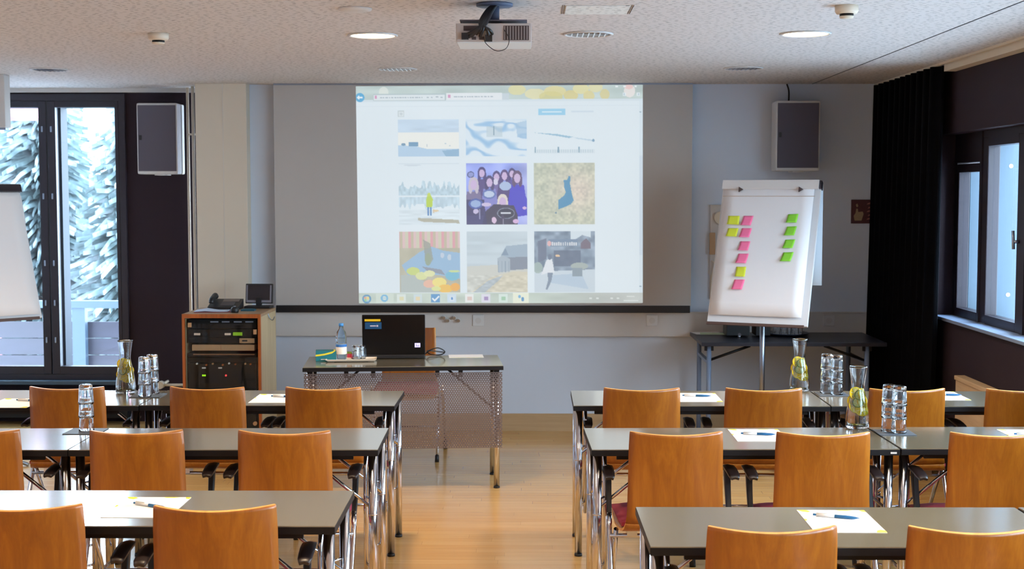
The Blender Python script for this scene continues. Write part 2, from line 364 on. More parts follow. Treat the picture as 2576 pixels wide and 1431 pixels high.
def tree(x, y, h, label, seed):
    rnd = random.Random(seed)
    t = thing('spruce_tree', label, 'tree', (x, y, -2), rnd.random()*6, 'snowy spruces outside the tall window')
    bm = BM(); R = h*.2
    n = int(h*15)
    for i in range(n):
        z = h*(.06+.93*i/n); L_ = R*(1-(z/h))**.8+.1
        for k in range(26):
            a = rnd.random()*2*pi; l = L_*rnd.uniform(.4, 1.15); w_ = .02+.026*l; dz = -l*rnd.uniform(.1, .5)
            c, s = math.cos(a), math.sin(a)
            prev = None
            for q in range(4):
                f_ = q/3; rr = l*f_; zz = z+dz*f_**1.4+rnd.uniform(-.03, .03); ww = w_*(1-.75*f_)*rnd.uniform(.7, 1.3)
                cur = [bm.verts.new((c*rr-s*ww, s*rr+c*ww, zz-.12*ww)), bm.verts.new((c*rr, s*rr, zz+.05)), bm.verts.new((c*rr+s*ww, s*rr-c*ww, zz-.12*ww))]
                if prev:
                    bm.faces.new((prev[0], prev[1], cur[1], cur[0])); bm.faces.new((prev[1], prev[2], cur[2], cur[1]))
                prev = cur
    obj('foliage', bm, M_tree, t, fix=False)
    bm = BM(); tube(bm, [(0, 0, 0), (0, 0, h*.95)], [h*.018, .01], 8); obj('trunk', bm, M_bark, t)
spr = [(-4.8, 16, 5.4), (-6.5, 17.8, 6.4), (-6.6, 23.6, 7.2), (-9.0, 24.5, 8.0), (-5.3, 20.0, 5.8), (-11.4, 29, 9.5), (-8.3, 29.5, 8.5), (-7.7, 21.2, 6.6)]
tl = ['snowy spruce nearest to the right edge of the tall window', 'snowy spruce behind the plank parapet in the left window pane', 'pale snowy spruce behind the nearest one, in the right pane', 'tall frosted spruce in the far left of the left pane', 'small frosted spruce in the middle of the right window pane', 'farthest tall spruce behind the white flip chart', 'distant pale spruce beneath the open sky of the right pane', 'frosted spruce just left of the window mullion']
for i, (x, y, h) in enumerate(spr): tree(x, y, h, tl[i], i)

# ------------------------------------------------------------------ projection screen and projected picture
SY = YF-.1
s = thing('projection_screen', 'wide grey pull-down projection screen with black bottom bar', 'projection screen', (-.36, SY, .87))
def L_(v): return (v.x+.36, v.y-SY, v.z-.87)
bm = BM(); x0, x1 = P(690, 400, Y=SY).x+.36, P(1741, 400, Y=SY).x+.36
box(bm, x0, x1, 0, .004, .05, ZC-.87-.008); obj('screen_fabric', bm, M_screen, s)
bm = BM(); box(bm, x0, x1-.005, -.008, .012, 0, .052, bev=.004); obj('bottom_bar', bm, M_plastic, s)
bm = BM(); box(bm, x0, x1, -.004, .016, ZC-.87-.012, ZC-.87); obj('top_slot', bm, M_steel, s)
W_, H_ = 722, 546; SC = .75; GW, GH = int(W_*SC), int(H_*SC)
yy, xx = np.mgrid[0:GH, 0:GW].astype(float); xx = xx/SC+895; yy = yy/SC+217
img = np.ones((GH, GW, 3))*np.array((226, 238, 245.))
def nz(sx, sy, seed):
    r_ = np.random.RandomState(seed); a = r_.rand(int(H_/sy)+3, int(W_/sx)+3); u = (xx-895)/sx; v = (yy-217)/sy
    i, j = v.astype(int), u.astype(int); fu, fv = u-j, v-i; fu = fu*fu*(3-2*fu); fv = fv*fv*(3-2*fv)
    return (a[i, j]*(1-fu)+a[i, j+1]*fu)*(1-fv)+(a[i+1, j]*(1-fu)+a[i+1, j+1]*fu)*fv
def put(mask, col, al=1.):
    a = (mask*al)[..., None] if not np.isscalar(mask) else al
    img[:] = img*(1-a)+np.asarray(col, float)*a
def rect(x0, y0, x1, y1, col, al=1.): put(((xx >= x0) & (xx < x1) & (yy >= y0) & (yy < y1)).astype(float), col, al)
def ell(cx, cy, rx, ry, col, al=1., clip=None):
    m = ((((xx-cx)/rx)**2+((yy-cy)/ry)**2) < 1).astype(float)
    if clip is not None: m = m*clip
    put(m, col, al)
def poly(pts, col, al=1., clip=None):
    m = np.zeros_like(xx, bool); n = len(pts)
    for i in range(n):
        (ax, ay), (bx, by) = pts[i], pts[(i+1) % n]
        if ay == by: continue
        m ^= ((ay > yy) != (by > yy)) & (xx < (bx-ax)*(yy-ay)/(by-ay)+ax)
    m = m.astype(float)
    if clip is not None: m = m*clip
    put(m, col, al)
def R(x0, y0, x1, y1): return ((xx >= x0) & (xx < x1) & (yy >= y0) & (yy < y1)).astype(float)
lo = nz(220, 160, 1)[..., None]; img[:] = img+(lo-.5)*8
# browser top
hdr = R(895, 217, 1617, 251); g1 = nz(60, 14, 2)
img[:] = np.where(hdr[..., None] > 0, np.array((190, 208, 205.))+(g1[..., None]-.5)*30, img)
for (cx, cy, rx, col) in ((1300, 228, 22, (232, 222, 150)), (1345, 238, 26, (238, 228, 168)), (1395, 232, 28, (236, 220, 140)), (1435, 242, 18, (225, 205, 120)), (1460, 226, 20, (238, 226, 150)), (1497, 222, 18, (235, 225, 160)), (1520, 240, 12, (222, 205, 130)), (1480, 244, 14, (228, 210, 130)), (965, 232, 12, (232, 236, 228)), (1385, 245, 30, (214, 206, 130))):
    ell(cx, cy, rx, 13, col, .75, hdr)
ell(1582, 232, 14, 16, (240, 232, 228), .9, hdr); ell(1580, 222, 11, 6, (240, 190, 185), .7, hdr)
rect(895, 251, 1617, 257, (214, 228, 236)); rect(938, 237, 1121, 254, (175, 195, 200)); rect(940, 238.5, 1119, 252, (225, 234, 238)); rect(1122, 235, 1262, 252, (232, 238, 242)); rect(1262, 236, 1280, 252, (200, 214, 222))
rect(943, 241, 948, 249, (215, 150, 190)); rect(1127, 239, 1133, 247, (215, 150, 190))
for (a, b, y) in ((956, 1062, 245), (1073, 1078, 245), (1084, 1088, 245), (1096, 1102, 244), (1108, 1113, 245), (1141, 1240, 244)):
    k = a
    while k < b: l = random.uniform(3, 9); rect(k, y-1.3, min(k+l, b), y+1.5, (150, 168, 182), .8); k += l+2
ell(905, 245, 11.5, 11.5, (60, 160, 215)); ell(905, 245, 11.5, 11.5, (120, 190, 225), .3); rect(899, 243.6, 912, 246.6, (235, 245, 250)); poly([(897, 245), (904, 239), (904, 251)], (235, 245, 250))
for x in (1550, 1570, 1597): rect(x-3, 219, x+3, 223, (240, 246, 248))
for x in (1569, 1604): rect(x-4, 236, x+4, 245, (236, 244, 248)); rect(x-2, 238, x+2, 243, (190, 210, 220))
rect(895, 267, 1617, 269, (216, 229, 238)); rect(1000, 278, 1016, 294, (196, 210, 214)); rect(1002, 280, 1014, 292, (222, 232, 236)); ell(1008, 286, 3.5, 3.5, (200, 212, 218))
rect(1353, 275, 1421, 291, (150, 208, 238)); rect(1362, 282, 1412, 285, (222, 240, 250)); rect(1436, 281, 1492, 284, (206, 222, 234))
rect(1606, 253, 1617, 735, (212, 228, 238), .6); ell(1609, 284, 2.5, 1.5, (130, 160, 180)); ell(1609, 719, 2.5, 1.5, (130, 160, 180)); rect(1607, 392, 1616, 640, (200, 216, 232), .6)
# nine thumbnails
X_ = [(1000, 1153), (1171, 1324), (1341, 1495)]; Y_ = [(300, 393), (410, 563), (581, 734)]
def T(i, j): return X_[j][0], Y_[i][0], X_[j][1], Y_[i][1]
x0, y0, x1, y1 = T(0, 0); c = R(x0, y0, x1, y1); gr = np.clip((yy-y0)/35, 0, 1)[..., None]; n1 = nz(40, 6, 3)[..., None]
img[:] = np.where(c[..., None] > 0, np.where(yy[..., None] < y0+32, np.array((186, 208, 228.))+n1*18, np.array((240, 242, 236.))), img)
poly([(x0, 364), (1040, 366), (1075, 374), (x1, 374), (x1, y1), (x0, y1)], (178, 208, 234)); poly([(1110, 378), (x1, 374), (x1, y1), (1120, y1)], (130, 172, 205), .8)
rect(1027, 357, 1051, 367, (110, 155, 190)); ell(1013, 362, 6, 3.5, (110, 150, 180)); rect(1072, 362, 1073, 368, (150, 170, 190))
for x, y in ((1119, 360), (1130, 366), (1060, 372)): ell(x, y, 2, 1.5, (180, 200, 215))
x0, y0, x1, y1 = T(0, 1); c = R(x0, y0, x1, y1); wv = np.sin((yy-.28*(xx-x0)-y0)/7+nz(30, 14, 4)*7)
img[:] = np.where(c[..., None] > 0, np.array((222, 236, 246.))-np.clip(wv, 0, 1)[..., None]*np.array((72, 42, 14.)), img)
rect(1222, 318, 1262, 345, (185, 205, 215), .6); rect(1240, 318, 1242, 340, (130, 160, 180)); rect(x0, y0, x1, 306, (215, 232, 244), .8); poly([(1296, 310), (x1, 304), (x1, 350), (1300, 345)], (160, 195, 225), .7)
x0, y0, x1, y1 = T(0, 2); poly([(1341, 334), (1400, 338), (1440, 345), (1430, 348), (1395, 342)], (150, 192, 216)); poly([(1440, 346), (1494, 353), (1494, 357), (1450, 350)], (190, 214, 230)); ell(1491, 354, 3, 4, (120, 160, 190))
rect(1341, 376, 1495, 386, (212, 226, 234), .8)
for x in (1345, 1403, 1455): rect(x-1.5, 370, x+1.5, 385, (130, 165, 185))
for k in range(26): rect(1350+k*5.5, 377, 1351.2+k*5.5, 384, (175, 200, 214))
x0, y0, x1, y1 = T(1, 0); c = R(x0, y0, x1, y1); tr = nz(5, 40, 6)*26
img[:] = np.where((c*((yy > 478-tr) & (yy < 490)))[..., None] > 0, np.array((168, 194, 208.))+nz(4, 7, 7)[..., None]*36, img)
img[:] = np.where((c*((yy > 493) & (yy < 508+nz(6, 30, 8)*20)))[..., None] > 0, np.array((176, 200, 214.))+nz(5, 12, 9)[..., None]*34, img)
img[:] = np.where((c*(yy > 525))[..., None] > 0, np.array((208, 222, 230.))+nz(30, 4, 10)[..., None]*24, img)
rect(x0, 410, x1, 411, (200, 216, 228)); ell(1035, 414, 22, 2, (205, 218, 228))
poly([(1072, 488), (1080, 488), (1086, 500), (1084, 519), (1069, 519), (1069, 500)], (186, 214, 70)); ell(1076, 488, 4, 5, (200, 220, 90)); rect(1072, 519, 1076, 540, (80, 130, 190)); rect(1078, 519, 1082, 540, (90, 140, 195)); ell(1093, 528, 8, 2.5, (230, 205, 160)); rect(1087, 524, 1089, 534, (220, 190, 150))
poly([(1048, 546), (1150, 551), (1153, 560), (1062, 556), (1048, 552)], (180, 178, 160))
x0, y0, x1, y1 = T(1, 1); c = R(x0, y0, x1, y1)
img[:] = np.where(c[..., None] > 0, np.array((112, 128, 208.))+nz(30, 30, 12)[..., None]*60+np.clip((xx-1280)/60, 0, 1)[..., None]*np.array((50, 40, 10.)), img)
def person(cx, cy, s, hair, body, skin=(205, 178, 220), bw=1.3):
    poly([(cx-s*bw, cy+s*1.4), (cx+s*bw, cy+s*1.4), (cx+s*bw*1.5, cy+s*6), (cx-s*bw*1.5, cy+s*6)], body, 1, c); ell(cx, cy-.15*s, s*.92, s*1.25, hair, 1, c); ell(cx-s*.6, cy+s*.6, s*.4, s*1.2, hair, 1, c); ell(cx+s*.6, cy+s*.6, s*.4, s*1.2, hair, 1, c); ell(cx, cy+.1*s, s*.62, s*.9, skin, 1, c)
for a in ((1210, 434, 11, (70, 60, 120), (85, 70, 130)), (1286, 436, 10, (70, 60, 115), (90, 80, 160)), (1247, 444, 11, (75, 62, 120), (110, 95, 160)), (1267, 441, 11, (80, 62, 120), (80, 66, 120)), (1299, 446, 13, (95, 72, 110), (70, 62, 200)), (1229, 457, 12, (70, 60, 110), (130, 130, 205)), (1189, 462, 13, (200, 190, 205), (120, 110, 150)), (1262, 506, 14, (225, 215, 205), (70, 62, 92))): person(*a)
poly([(1283, 478), (1314, 480), (1324, 500), (1324, 540), (1290, 545)], (72, 66, 200), 1, c); poly([(1218, 530), (1240, 512), (1290, 515), (1300, 540), (1300, 564), (1210, 564)], (66, 60, 84), 1, c); poly([(1171, 500), (1215, 500), (1222, 564), (1171, 564)], (60, 56, 100), .9, c)
for (cx, cy, rx, ry, col) in ((1194, 511, 18, 13, (70, 90, 170)), (1194, 511, 13, 9, (150, 175, 220)), (1228, 487, 17, 12, (90, 110, 180)), (1228, 487, 13, 8, (190, 205, 232)), (1269, 467, 15, 11, (170, 190, 226)), (1270, 535, 22, 14, (130, 140, 160)), (1270, 535, 20, 12, (52, 50, 70)), (1182, 438, 9, 8, (60, 70, 120)), (1182, 438, 7, 6, (140, 150, 210)), (1245, 456, 6, 8, (215, 210, 235)), (1262, 548, 4, 10, (70, 60, 90)), (1240, 552, 6, 8, (220, 190, 220)), (1295, 555, 8, 5, (220, 180, 225)), (1317, 522, 5, 4, (215, 180, 225)), (1221, 513, 12, 5, (205, 190, 225)), (1194, 530, 7, 6, (200, 190, 225))): ell(cx, cy, rx, ry, col, 1, c)
rect(1257, 532, 1283, 537, (210, 215, 225)); rect(1262, 548, 1264, 563, (170, 170, 190)); rect(1203, 524, 1205, 550, (150, 150, 190))
x0, y0, x1, y1 = T(1, 2); c = R(x0, y0, x1, y1); nn = nz(5, 5, 14)*.6+nz(14, 14, 15)*.4
img[:] = np.where(c[..., None] > 0, np.array((168, 176, 160.))+(nn[..., None])*np.array((56, 50, 40.))+np.exp(-((xx-1450)**2+(yy-480)**2)/2500)[..., None]*np.array((22, 4, 10.)), img)
poly([(1399, 490), (1415, 484), (1424, 470), (1416, 460), (1415, 450), (1422, 448), (1428, 440), (1432, 444), (1434, 470), (1442, 505), (1436, 514), (1415, 524), (1400, 528)], (200, 205, 178), .6, c)
poly([(1403, 502), (1418, 490), (1421, 482), (1417, 470), (1416, 452), (1425, 452), (1429, 441), (1433, 444), (1432, 462), (1436, 485), (1441, 503), (1434, 513), (1418, 520), (1402, 526)], (84, 146, 186)); ell(1396, 534, 2.5, 2.5, (110, 140, 160))
x0, y0, x1, y1 = T(2, 0); c = R(x0, y0, x1, y1); stp = ((xx/7).astype(int) % 4)
pal = np.array([(222, 190, 190.), (208, 205, 180), (224, 160, 170), (196, 186, 160)]); img[:] = np.where((c*(yy < 622))[..., None] > 0, pal[stp], img)
img[:] = np.where((c*(yy >= 622))[..., None] > 0, np.array((176, 172, 150.))+nz(20, 20, 16)[..., None]*20, img)
poly([(1005, 665), (1050, 632), (1082, 618), (1110, 628), (1153, 634), (1153, 700), (1100, 690), (1020, 690)], (150, 186, 218), 1, c); poly([(1002, 690), (1035, 690), (1110, 734), (1002, 734)], (180, 190, 186), 1, c)
poly([(1060, 600), (1078, 610), (1085, 650), (1078, 660), (1065, 655)], (150, 155, 145), .8, c); poly([(1056, 668), (1105, 676), (1115, 690), (1070, 680)], (142, 150, 165), 1, c)
for (cx, cy, rx, ry, col) in ((1034, 680, 17, 10, (205, 218, 120)), (1055, 692, 15, 10, (222, 228, 160)), (1075, 686, 14, 8, (230, 232, 170)), (1075, 712, 16, 10, (238, 184, 160)), (1100, 708, 18, 12, (246, 228, 130)), (1115, 724, 18, 11, (246, 196, 90)), (1140, 720, 12, 10, (246, 176, 80)), (1092, 724, 12, 6, (225, 230, 150)), (1133, 692, 18, 12, (118, 188, 214)), (1138, 680, 14, 3, (205, 224, 150)), (1072, 650, 8, 16, (150, 165, 140)), (1108, 640, 5, 7, (196, 208, 225)), (1126, 645, 5, 8, (196, 210, 225))): ell(cx, cy, rx, ry, col, .95, c)
x0, y0, x1, y1 = T(2, 1); c = R(x0, y0, x1, y1); img[:] = np.where(c[..., None] > 0, np.array((204, 219, 228.))-nz(60, 7, 17)[..., None]*16, img)
poly([(1171, 668), (1248, 664), (1324, 672), (1324, 734), (1171, 734)], (206, 208, 200), 1, c); poly([(1180, 734), (1230, 696), (1290, 680), (1324, 682), (1324, 734)], (214, 208, 186), 1, c); poly([(1185, 734), (1222, 705), (1262, 690), (1250, 704), (1215, 734)], (170, 186, 200), .8, c)
poly([(1257, 640), (1270, 617), (1324, 612), (1324, 644), (1262, 648)], (158, 178, 196), 1, c); poly([(1262, 646), (1324, 644), (1324, 675), (1280, 678)], (132, 142, 158), 1, c); poly([(1247, 648), (1262, 640), (1280, 650), (1280, 680), (1250, 684)], (170, 184, 196), 1, c); poly([(1258, 640), (1268, 622), (1276, 640)], (130, 150, 172), 1, c)
for k in range(4): rect(1249+k*9, 655, 1250.5+k*9, 683, (140, 158, 175))
img[:] = np.where((c*(yy > 690))[..., None] > 0, img+(nz(9, 4, 18)[..., None]-.5)*34, img)
x0, y0, x1, y1 = T(2, 2); c = R(x0, y0, x1, y1); img[:] = np.where(c[..., None] > 0, np.array((138, 156, 176.))+(nz(12, 9, 19)[..., None]-.5)*56, img)
poly([(1433, 581), (1484, 581), (1484, 596), (1462, 590), (1440, 604), (1433, 600)], (214, 228, 236), 1, c); rect(1377, 600, 1452, 618, (120, 142, 168)); poly([(1350, 605), (1372, 598), (1372, 650), (1350, 660)], (108, 118, 140), .9, c); rect(1390, 628, 1458, 668, (96, 108, 130), .8); poly([(1458, 610), (1472, 598), (1484, 610), (1484, 625), (1458, 625)], (120, 110, 125), 1, c)
for k in range(12): rect(1385+k*5.5, 607+(k % 3), 1388.5+k*5.5, 616, (214, 218, 224))
ell(1379, 611, 5, 7, (230, 180, 180), 1, c); poly([(1341, 682), (1495, 676), (1495, 734), (1341, 734)], (204, 218, 228), 1, c); poly([(1390, 690), (1460, 686), (1478, 726), (1372, 708)], (184, 204, 222), 1, c)
ell(1455, 668, 22, 9, (168, 180, 176), 1, c); rect(1437, 672, 1462, 694, (140, 156, 168)); ell(1350, 672, 12, 14, (165, 185, 180), .9, c); ell(1400, 642, 6, 3, (235, 200, 160), 1, c)
poly([(1372, 652), (1386, 650), (1392, 684), (1372, 686), (1358, 690)], (228, 234, 240), 1, c); ell(1380, 645, 5, 7, (110, 125, 148), 1, c); poly([(1374, 685), (1388, 685), (1384, 705), (1374, 727), (1369, 726), (1376, 704)], (130, 146, 166), 1, c)
# taskbar
tb = R(895, 735, 1617, 763); img[:] = np.where(tb[..., None] > 0, np.array((198, 212, 200.))+(nz(50, 14, 20)[..., None]-.5)*26+np.clip((xx-1330)/200, 0, 1)[..., None]*np.array((-4, -12, -4.)), img)
ell(915, 750, 11.5, 11.5, (92, 150, 190)); ell(915, 750, 7, 7, (170, 205, 215)); ell(918, 748, 3.5, 4.5, (238, 215, 130)); ell(911, 747, 3, 3, (230, 160, 130)); ell(912, 753, 3, 3, (150, 205, 140))
rect(938, 736, 984, 762, (214, 226, 214), .8); ell(960, 748, 9.5, 9.5, (120, 185, 222)); ell(960, 748, 5, 5, (214, 226, 220)); rect(956, 746.5, 970, 749, (120, 185, 222))
for (x, col, cc) in ((1003, (222, 232, 226), (226, 216, 160)), (1045, (206, 222, 226), (240, 214, 160)), (1090, (88, 150, 205), None), (1131, (205, 224, 240), (80, 140, 205)), (1176, (238, 240, 238), (222, 190, 180)), (1218, (226, 224, 238), (150, 120, 180)), (1262, (220, 236, 228), (150, 200, 160))):
    rect(x-11, 738, x+11, 759, col, .95)
    if cc: rect(x-5, 744, x+6, 754, cc, .8)
poly([(1083, 747), (1088, 752), (1098, 741), (1100, 744), (1088, 757), (1081, 750)], (240, 246, 250)); rect(1126, 744, 1137, 755, (225, 236, 246)); rect(1129, 746, 1134, 753, (90, 150, 210))
rect(1286, 735, 1327, 762, (238, 242, 220)); ell(1303, 744, 4, 4, (120, 180, 222)); ell(1311, 751, 4, 5, (90, 150, 200))
for x in (1483, 1500, 1536, 1552): rect(x-3, 747, x+4, 751, (228, 234, 230), .9)
rect(1574, 743, 1594, 746, (226, 232, 228)); rect(1566, 754, 1604, 757, (226, 232, 228))
img = np.clip(img*.88+np.array((222, 234, 242.))*.12, 0, 255)/255; im = np.where(img <= .04045, img/12.92, ((img+.055)/1.055)**2.4)
cr = [P(895, 217, Y=SY-.001), P(1617, 213, Y=SY-.001), P(903, 763, Y=SY-.001), P(1617, 762, Y=SY-.001)]
u = np.linspace(0, 1, GW)[None, :, None]; v = np.linspace(0, 1, GH)[:, None, None]
A, B, D, E = [np.array(L_(q)) for q in cr]; co = ((A*(1-u)+B*u)*(1-v)+(D*(1-u)+E*u)*v).reshape(-1, 3)
idx = np.arange(GW*GH).reshape(GH, GW); fc = np.stack([idx[:-1, :-1], idx[1:, :-1], idx[1:, 1:], idx[:-1, 1:]], -1).reshape(-1, 4)
me = bpy.data.meshes.new('projected_picture'); me.vertices.add(len(co)); me.vertices.foreach_set('co', co.ravel())
me.loops.add(fc.size); me.loops.foreach_set('vertex_index', fc.ravel()); me.polygons.add(len(fc)); me.polygons.foreach_set('loop_start', np.arange(0, fc.size, 4)); me.update(calc_edges=True)
ca = me.color_attributes.new('picture', 'FLOAT_COLOR', 'POINT'); ca.data.foreach_set('color', np.concatenate([im.reshape(-1, 3), np.ones((GW*GH, 1))], 1).ravel())
m = bpy.data.materials.new('projected_light'); m.use_nodes = True; nt = m.node_tree; b = nt.nodes['Principled BSDF']; at = nt.nodes.new('ShaderNodeAttribute'); at.attribute_name = 'picture'
b.inputs['Base Color'].default_value = (.1, .1, .1, 1); b.inputs['Roughness'].default_value = 1; nt.links.new(at.outputs['Color'], b.inputs['Emission Color']); b.inputs['Emission Strength'].default_value = .68
me.materials.append(m); po = bpy.data.objects.new('projected_picture', me); C.objects.link(po); po.parent = s; po['label'] = 'bright projected web page with nine photo thumbnails and a taskbar'

# ------------------------------------------------------------------ ceiling fixtures
def clight(px, py, lit, label):
    v = P(px, py, Z=ZC); t = thing('ceiling_light', label, 'ceiling light', (v.x, v.y, ZC), 0, 'round recessed ceiling lights')
    bm = BM(); lathe(bm, [(.108, 0), (.122, 0), (.124, -.004), (.118, -.008), (.108, -.006), (.108, 0)], 40); obj('trim_ring', bm, M_whitepl, t)
    if lit:
        bm = BM(); lathe(bm, [(0, -.004), (.108, -.004), (.108, -.002), (0, -.002)], 40); obj('diffuser', bm, M_lamp, t)
        lamp(v.x, v.y)
    else:
        bm = BM(); lathe(bm, [(0, -.003), (.108, -.003), (.108, -.001), (0, -.001)], 40); obj('reflector', bm, mat('dark_reflector', (150, 152, 156), .35, metal=.6), t)
        bm = BM()
        for k in range(-3, 4):
            h = math.sqrt(.1**2-(k*.027)**2); box(bm, k*.027-.003, k*.027+.003, -h, h, -.008, -.003)
        obj('louvre', bm, M_chrome, t)
def lamp(x, y, e=15.):
    l = bpy.data.lights.new('lamp_light', 'AREA'); l.shape = 'DISK'; l.size = .2; l.energy = e; l.color = (1., .76, .5); l.spread = math.radians(118)
    o = bpy.data.objects.new('lamp_light', l); C.objects.link(o); o.location = (x, y, ZC-.012)
clight(938, 88, True, 'glowing round ceiling light left of the projector')
clight(2027, 84, True, 'glowing round ceiling light near the ceiling seam, right')
clight(125, 174, False, 'unlit louvred ceiling light above the tall window')
clight(1000, 173, False, 'unlit louvred ceiling light above the screen, left of centre')
clight(1870, 171, False, 'unlit louvred ceiling light above the screen right end')
clight(1480, 85, False, 'unlit louvred ceiling light right of the projector, with dark reflector')
# lamps further back in the room, behind the camera's view
for (x, y) in ((-3.0, 6.7), (-3.0, 4.0), (-.8, 4.0), (1.33, 4.0), (-3.0, 1.5), (-.8, 1.5), (1.33, 1.5), (-.8, -.9), (1.33, -.9), (-3.0, -.9)):
    t = thing('ceiling_light', 'round ceiling light over the rear of the room', 'ceiling light', (x, y, ZC), 0, 'round recessed ceiling lights')
    bm = BM(); lathe(bm, [(.108, 0), (.122, 0), (.124, -.004), (.118, -.008), (.108, -.006), (.108, 0)], 32); obj('trim_ring', bm, M_whitepl, t)
    bm = BM(); lathe(bm, [(0, -.004), (.108, -.004), (.108, -.002), (0, -.002)], 32); obj('diffuser', bm, M_lamp, t)
    lamp(x, y)
v = P(893, 21, Z=ZC); bm = BM(); lathe(bm, [(0, -.014), (.05, -.014), (.07, -.008), (.072, 0), (0, 0)], 32); o = obj('ceiling_vent', bm, M_whitepl); o.location = (v.x, v.y, ZC); tag(o, 'small round white ceiling vent above the left glowing light', 'vent')
t = thing('ceiling_hatch', 'pale rectangular ceiling access tile right of the projector', 'ceiling hatch', (.27, 5.81, ZC))
bm = BM(); box(bm, -.133, .133, -.13, .13, -.004, -.0005); obj('panel', bm, M_tile, t)
for x in (-.148, -.14, .14, .148):
    bm = BM(); box(bm, x-.0012, x+.0012, -.135, .135, -.002, 0); obj('edge_strip', bm, mat('dark_groove', (90, 85, 85), .7), t)
for (px, py, r, lb) in ((398, 84, .05, 'white smoke detector on the ceiling, left side'), (2130, 14, .048, 'white smoke detector on the ceiling, right of the glowing light')):
    v = P(px, py, Z=ZC); t = thing('smoke_detector', lb, 'smoke detector', (v.x, v.y, ZC), 0, 'smoke detectors')
    bm = BM(); lathe(bm, [(0, 0), (r, 0), (r, -.024), (r*.86, -.034), (0, -.034)], 28); obj('base', bm, M_beige, t)
    bm = BM(); lathe(bm, [(0, -.034), (r*.6, -.034), (r*.6, -.044), (0, -.044)], 28); obj('sensor_slot', bm, M_black, t)
    bm = BM(); lathe(bm, [(0, -.044), (r*.62, -.044), (r*.56, -.052), (0, -.052)], 28); obj('cap', bm, M_beige, t)
v = P(4, 186, Z=ZC); x1 = P(10, 250, Y=v.y).x
t = thing('blind_cassette', 'pale grey blind housing hanging from the ceiling at the left edge', 'blind', (x1-.25, v.y+.06, ZC))
zb = P(5, 320, Y=v.y).z-ZC
bm = BM(); box(bm, -.25, .25, -.05, .05, zb, 0, bev=.006); obj('housing', bm, M_duct, t)
bm = BM(); box(bm, -.24, .24, -.02, .02, zb-.015, zb); obj('bottom_bar', bm, M_steel, t)

# projector
py_ = 5.5
pc = P(1242, 105, Y=py_); zb = pc.z
t = thing('ceiling_projector', 'white ceiling mounted projector with black cables facing the screen', 'projector', (pc.x, py_+.12, zb))
hw = (P(1337, 90, Y=py_).x-P(1147, 90, Y=py_).x)/2
bm = BM(); box(bm, -hw, hw, -.12, .12, 0, .074, bev=.004); obj('body', bm, mat('projector_shell', (178, 170, 165), .5), t)
bm = BM(); box(bm, -hw+.005, hw-.002, -.118, .118, -.004, 0); obj('underside', bm, mat('projector_bottom', (215, 222, 222), .5), t)
bm = BM(); box(bm, hw*.26, hw*.93, -.1215, -.119, .006, .064)
obj('vent_panel', bm, mat('vent_dark', (62, 48, 46), .6), t)
bm = BM()
for k in range(9): box(bm, hw*.28+k*hw*.074, hw*.28+k*hw*.074+.0035, -.124, -.1212, .008, .062)
obj('vent_slat', bm, mat('projector_slat', (150, 140, 135), .5), t)
bm = BM(); box(bm, -hw*.8, -hw*.2, -.1215, -.119, .044, .064)
for k in range(4): box(bm, -hw*.78+k*.03, -hw*.78+k*.03+.018, -.124, -.1205, .008, .02)
obj('connector_panel', bm, mat('vent_dark', (62, 48, 46), .6), t)
bm = BM(); box(bm, -hw*.92, hw*.88, -.06, .06, .09, .096); box(bm, -.03, .03, -.03, .03, .074, .09); obj('mount_plate', bm, mat('mount_grey', (95, 90, 98), .5), t)
bm = BM(); tube(bm, [(0, 0, .09), (0, 0, ZC-zb-.012)], .02); lathe(bm, [(0, -.012), (.075, -.012), (.075, -.001), (0, -.001)], 28, o=(0, 0, ZC-zb)); obj('ceiling_mount', bm, mat('mount_dark', (60, 68, 88), .5), t)
bm = BM()
def cur(pts, r, n=10):
    out = []; q = [Vector(p) for p in pts]; q = [q[0]]+q+[q[-1]]
    for i in range(1, len(q)-2):
        for k in range(n):
            s_ = k/n; a, b0, c0, d0 = q[i-1], q[i], q[i+1], q[i+2]
            out.append(.5*((2*b0)+(c0-a)*s_+(2*a-5*b0+4*c0-d0)*s_*s_+(-a+3*b0-3*c0+d0)*s_**3))
    return out+[q[-1]]
for (xe, ze, o1) in ((-.115, .025, 0), (-.1, .018, .008), (-.07, .03, -.006), (-.055, .02, .01), (-.02, .016, .004), (-.005, .03, -.01), (-.09, .02, .014)):
    tube(bm, cur([(-.0+o1*.6, -.02, ZC-zb-.01), (-.022+o1, -.06, .13), (-.045+o1, -.135, .07), ((xe-.03)/2, -.15, .045), (xe, -.128, ze)], 0), .0065, 8)
for (xe, ze) in ((-.115, .02), (-.02, .012)): box(bm, xe-.014, xe+.014, -.14, -.122, ze-.012, ze+.014)
obj('cable_bundle', bm, M_plastic, t)
bm = BM(); tube(bm, cur([(-.04, -.125, .02), (-.03, -.15, -.01), (.01, -.16, -.04), (.05, -.15, -.03), (.062, -.135, .01), (.04, -.125, .05)], 0), .0016, 6); obj('loose_cable', bm, M_plastic, t)

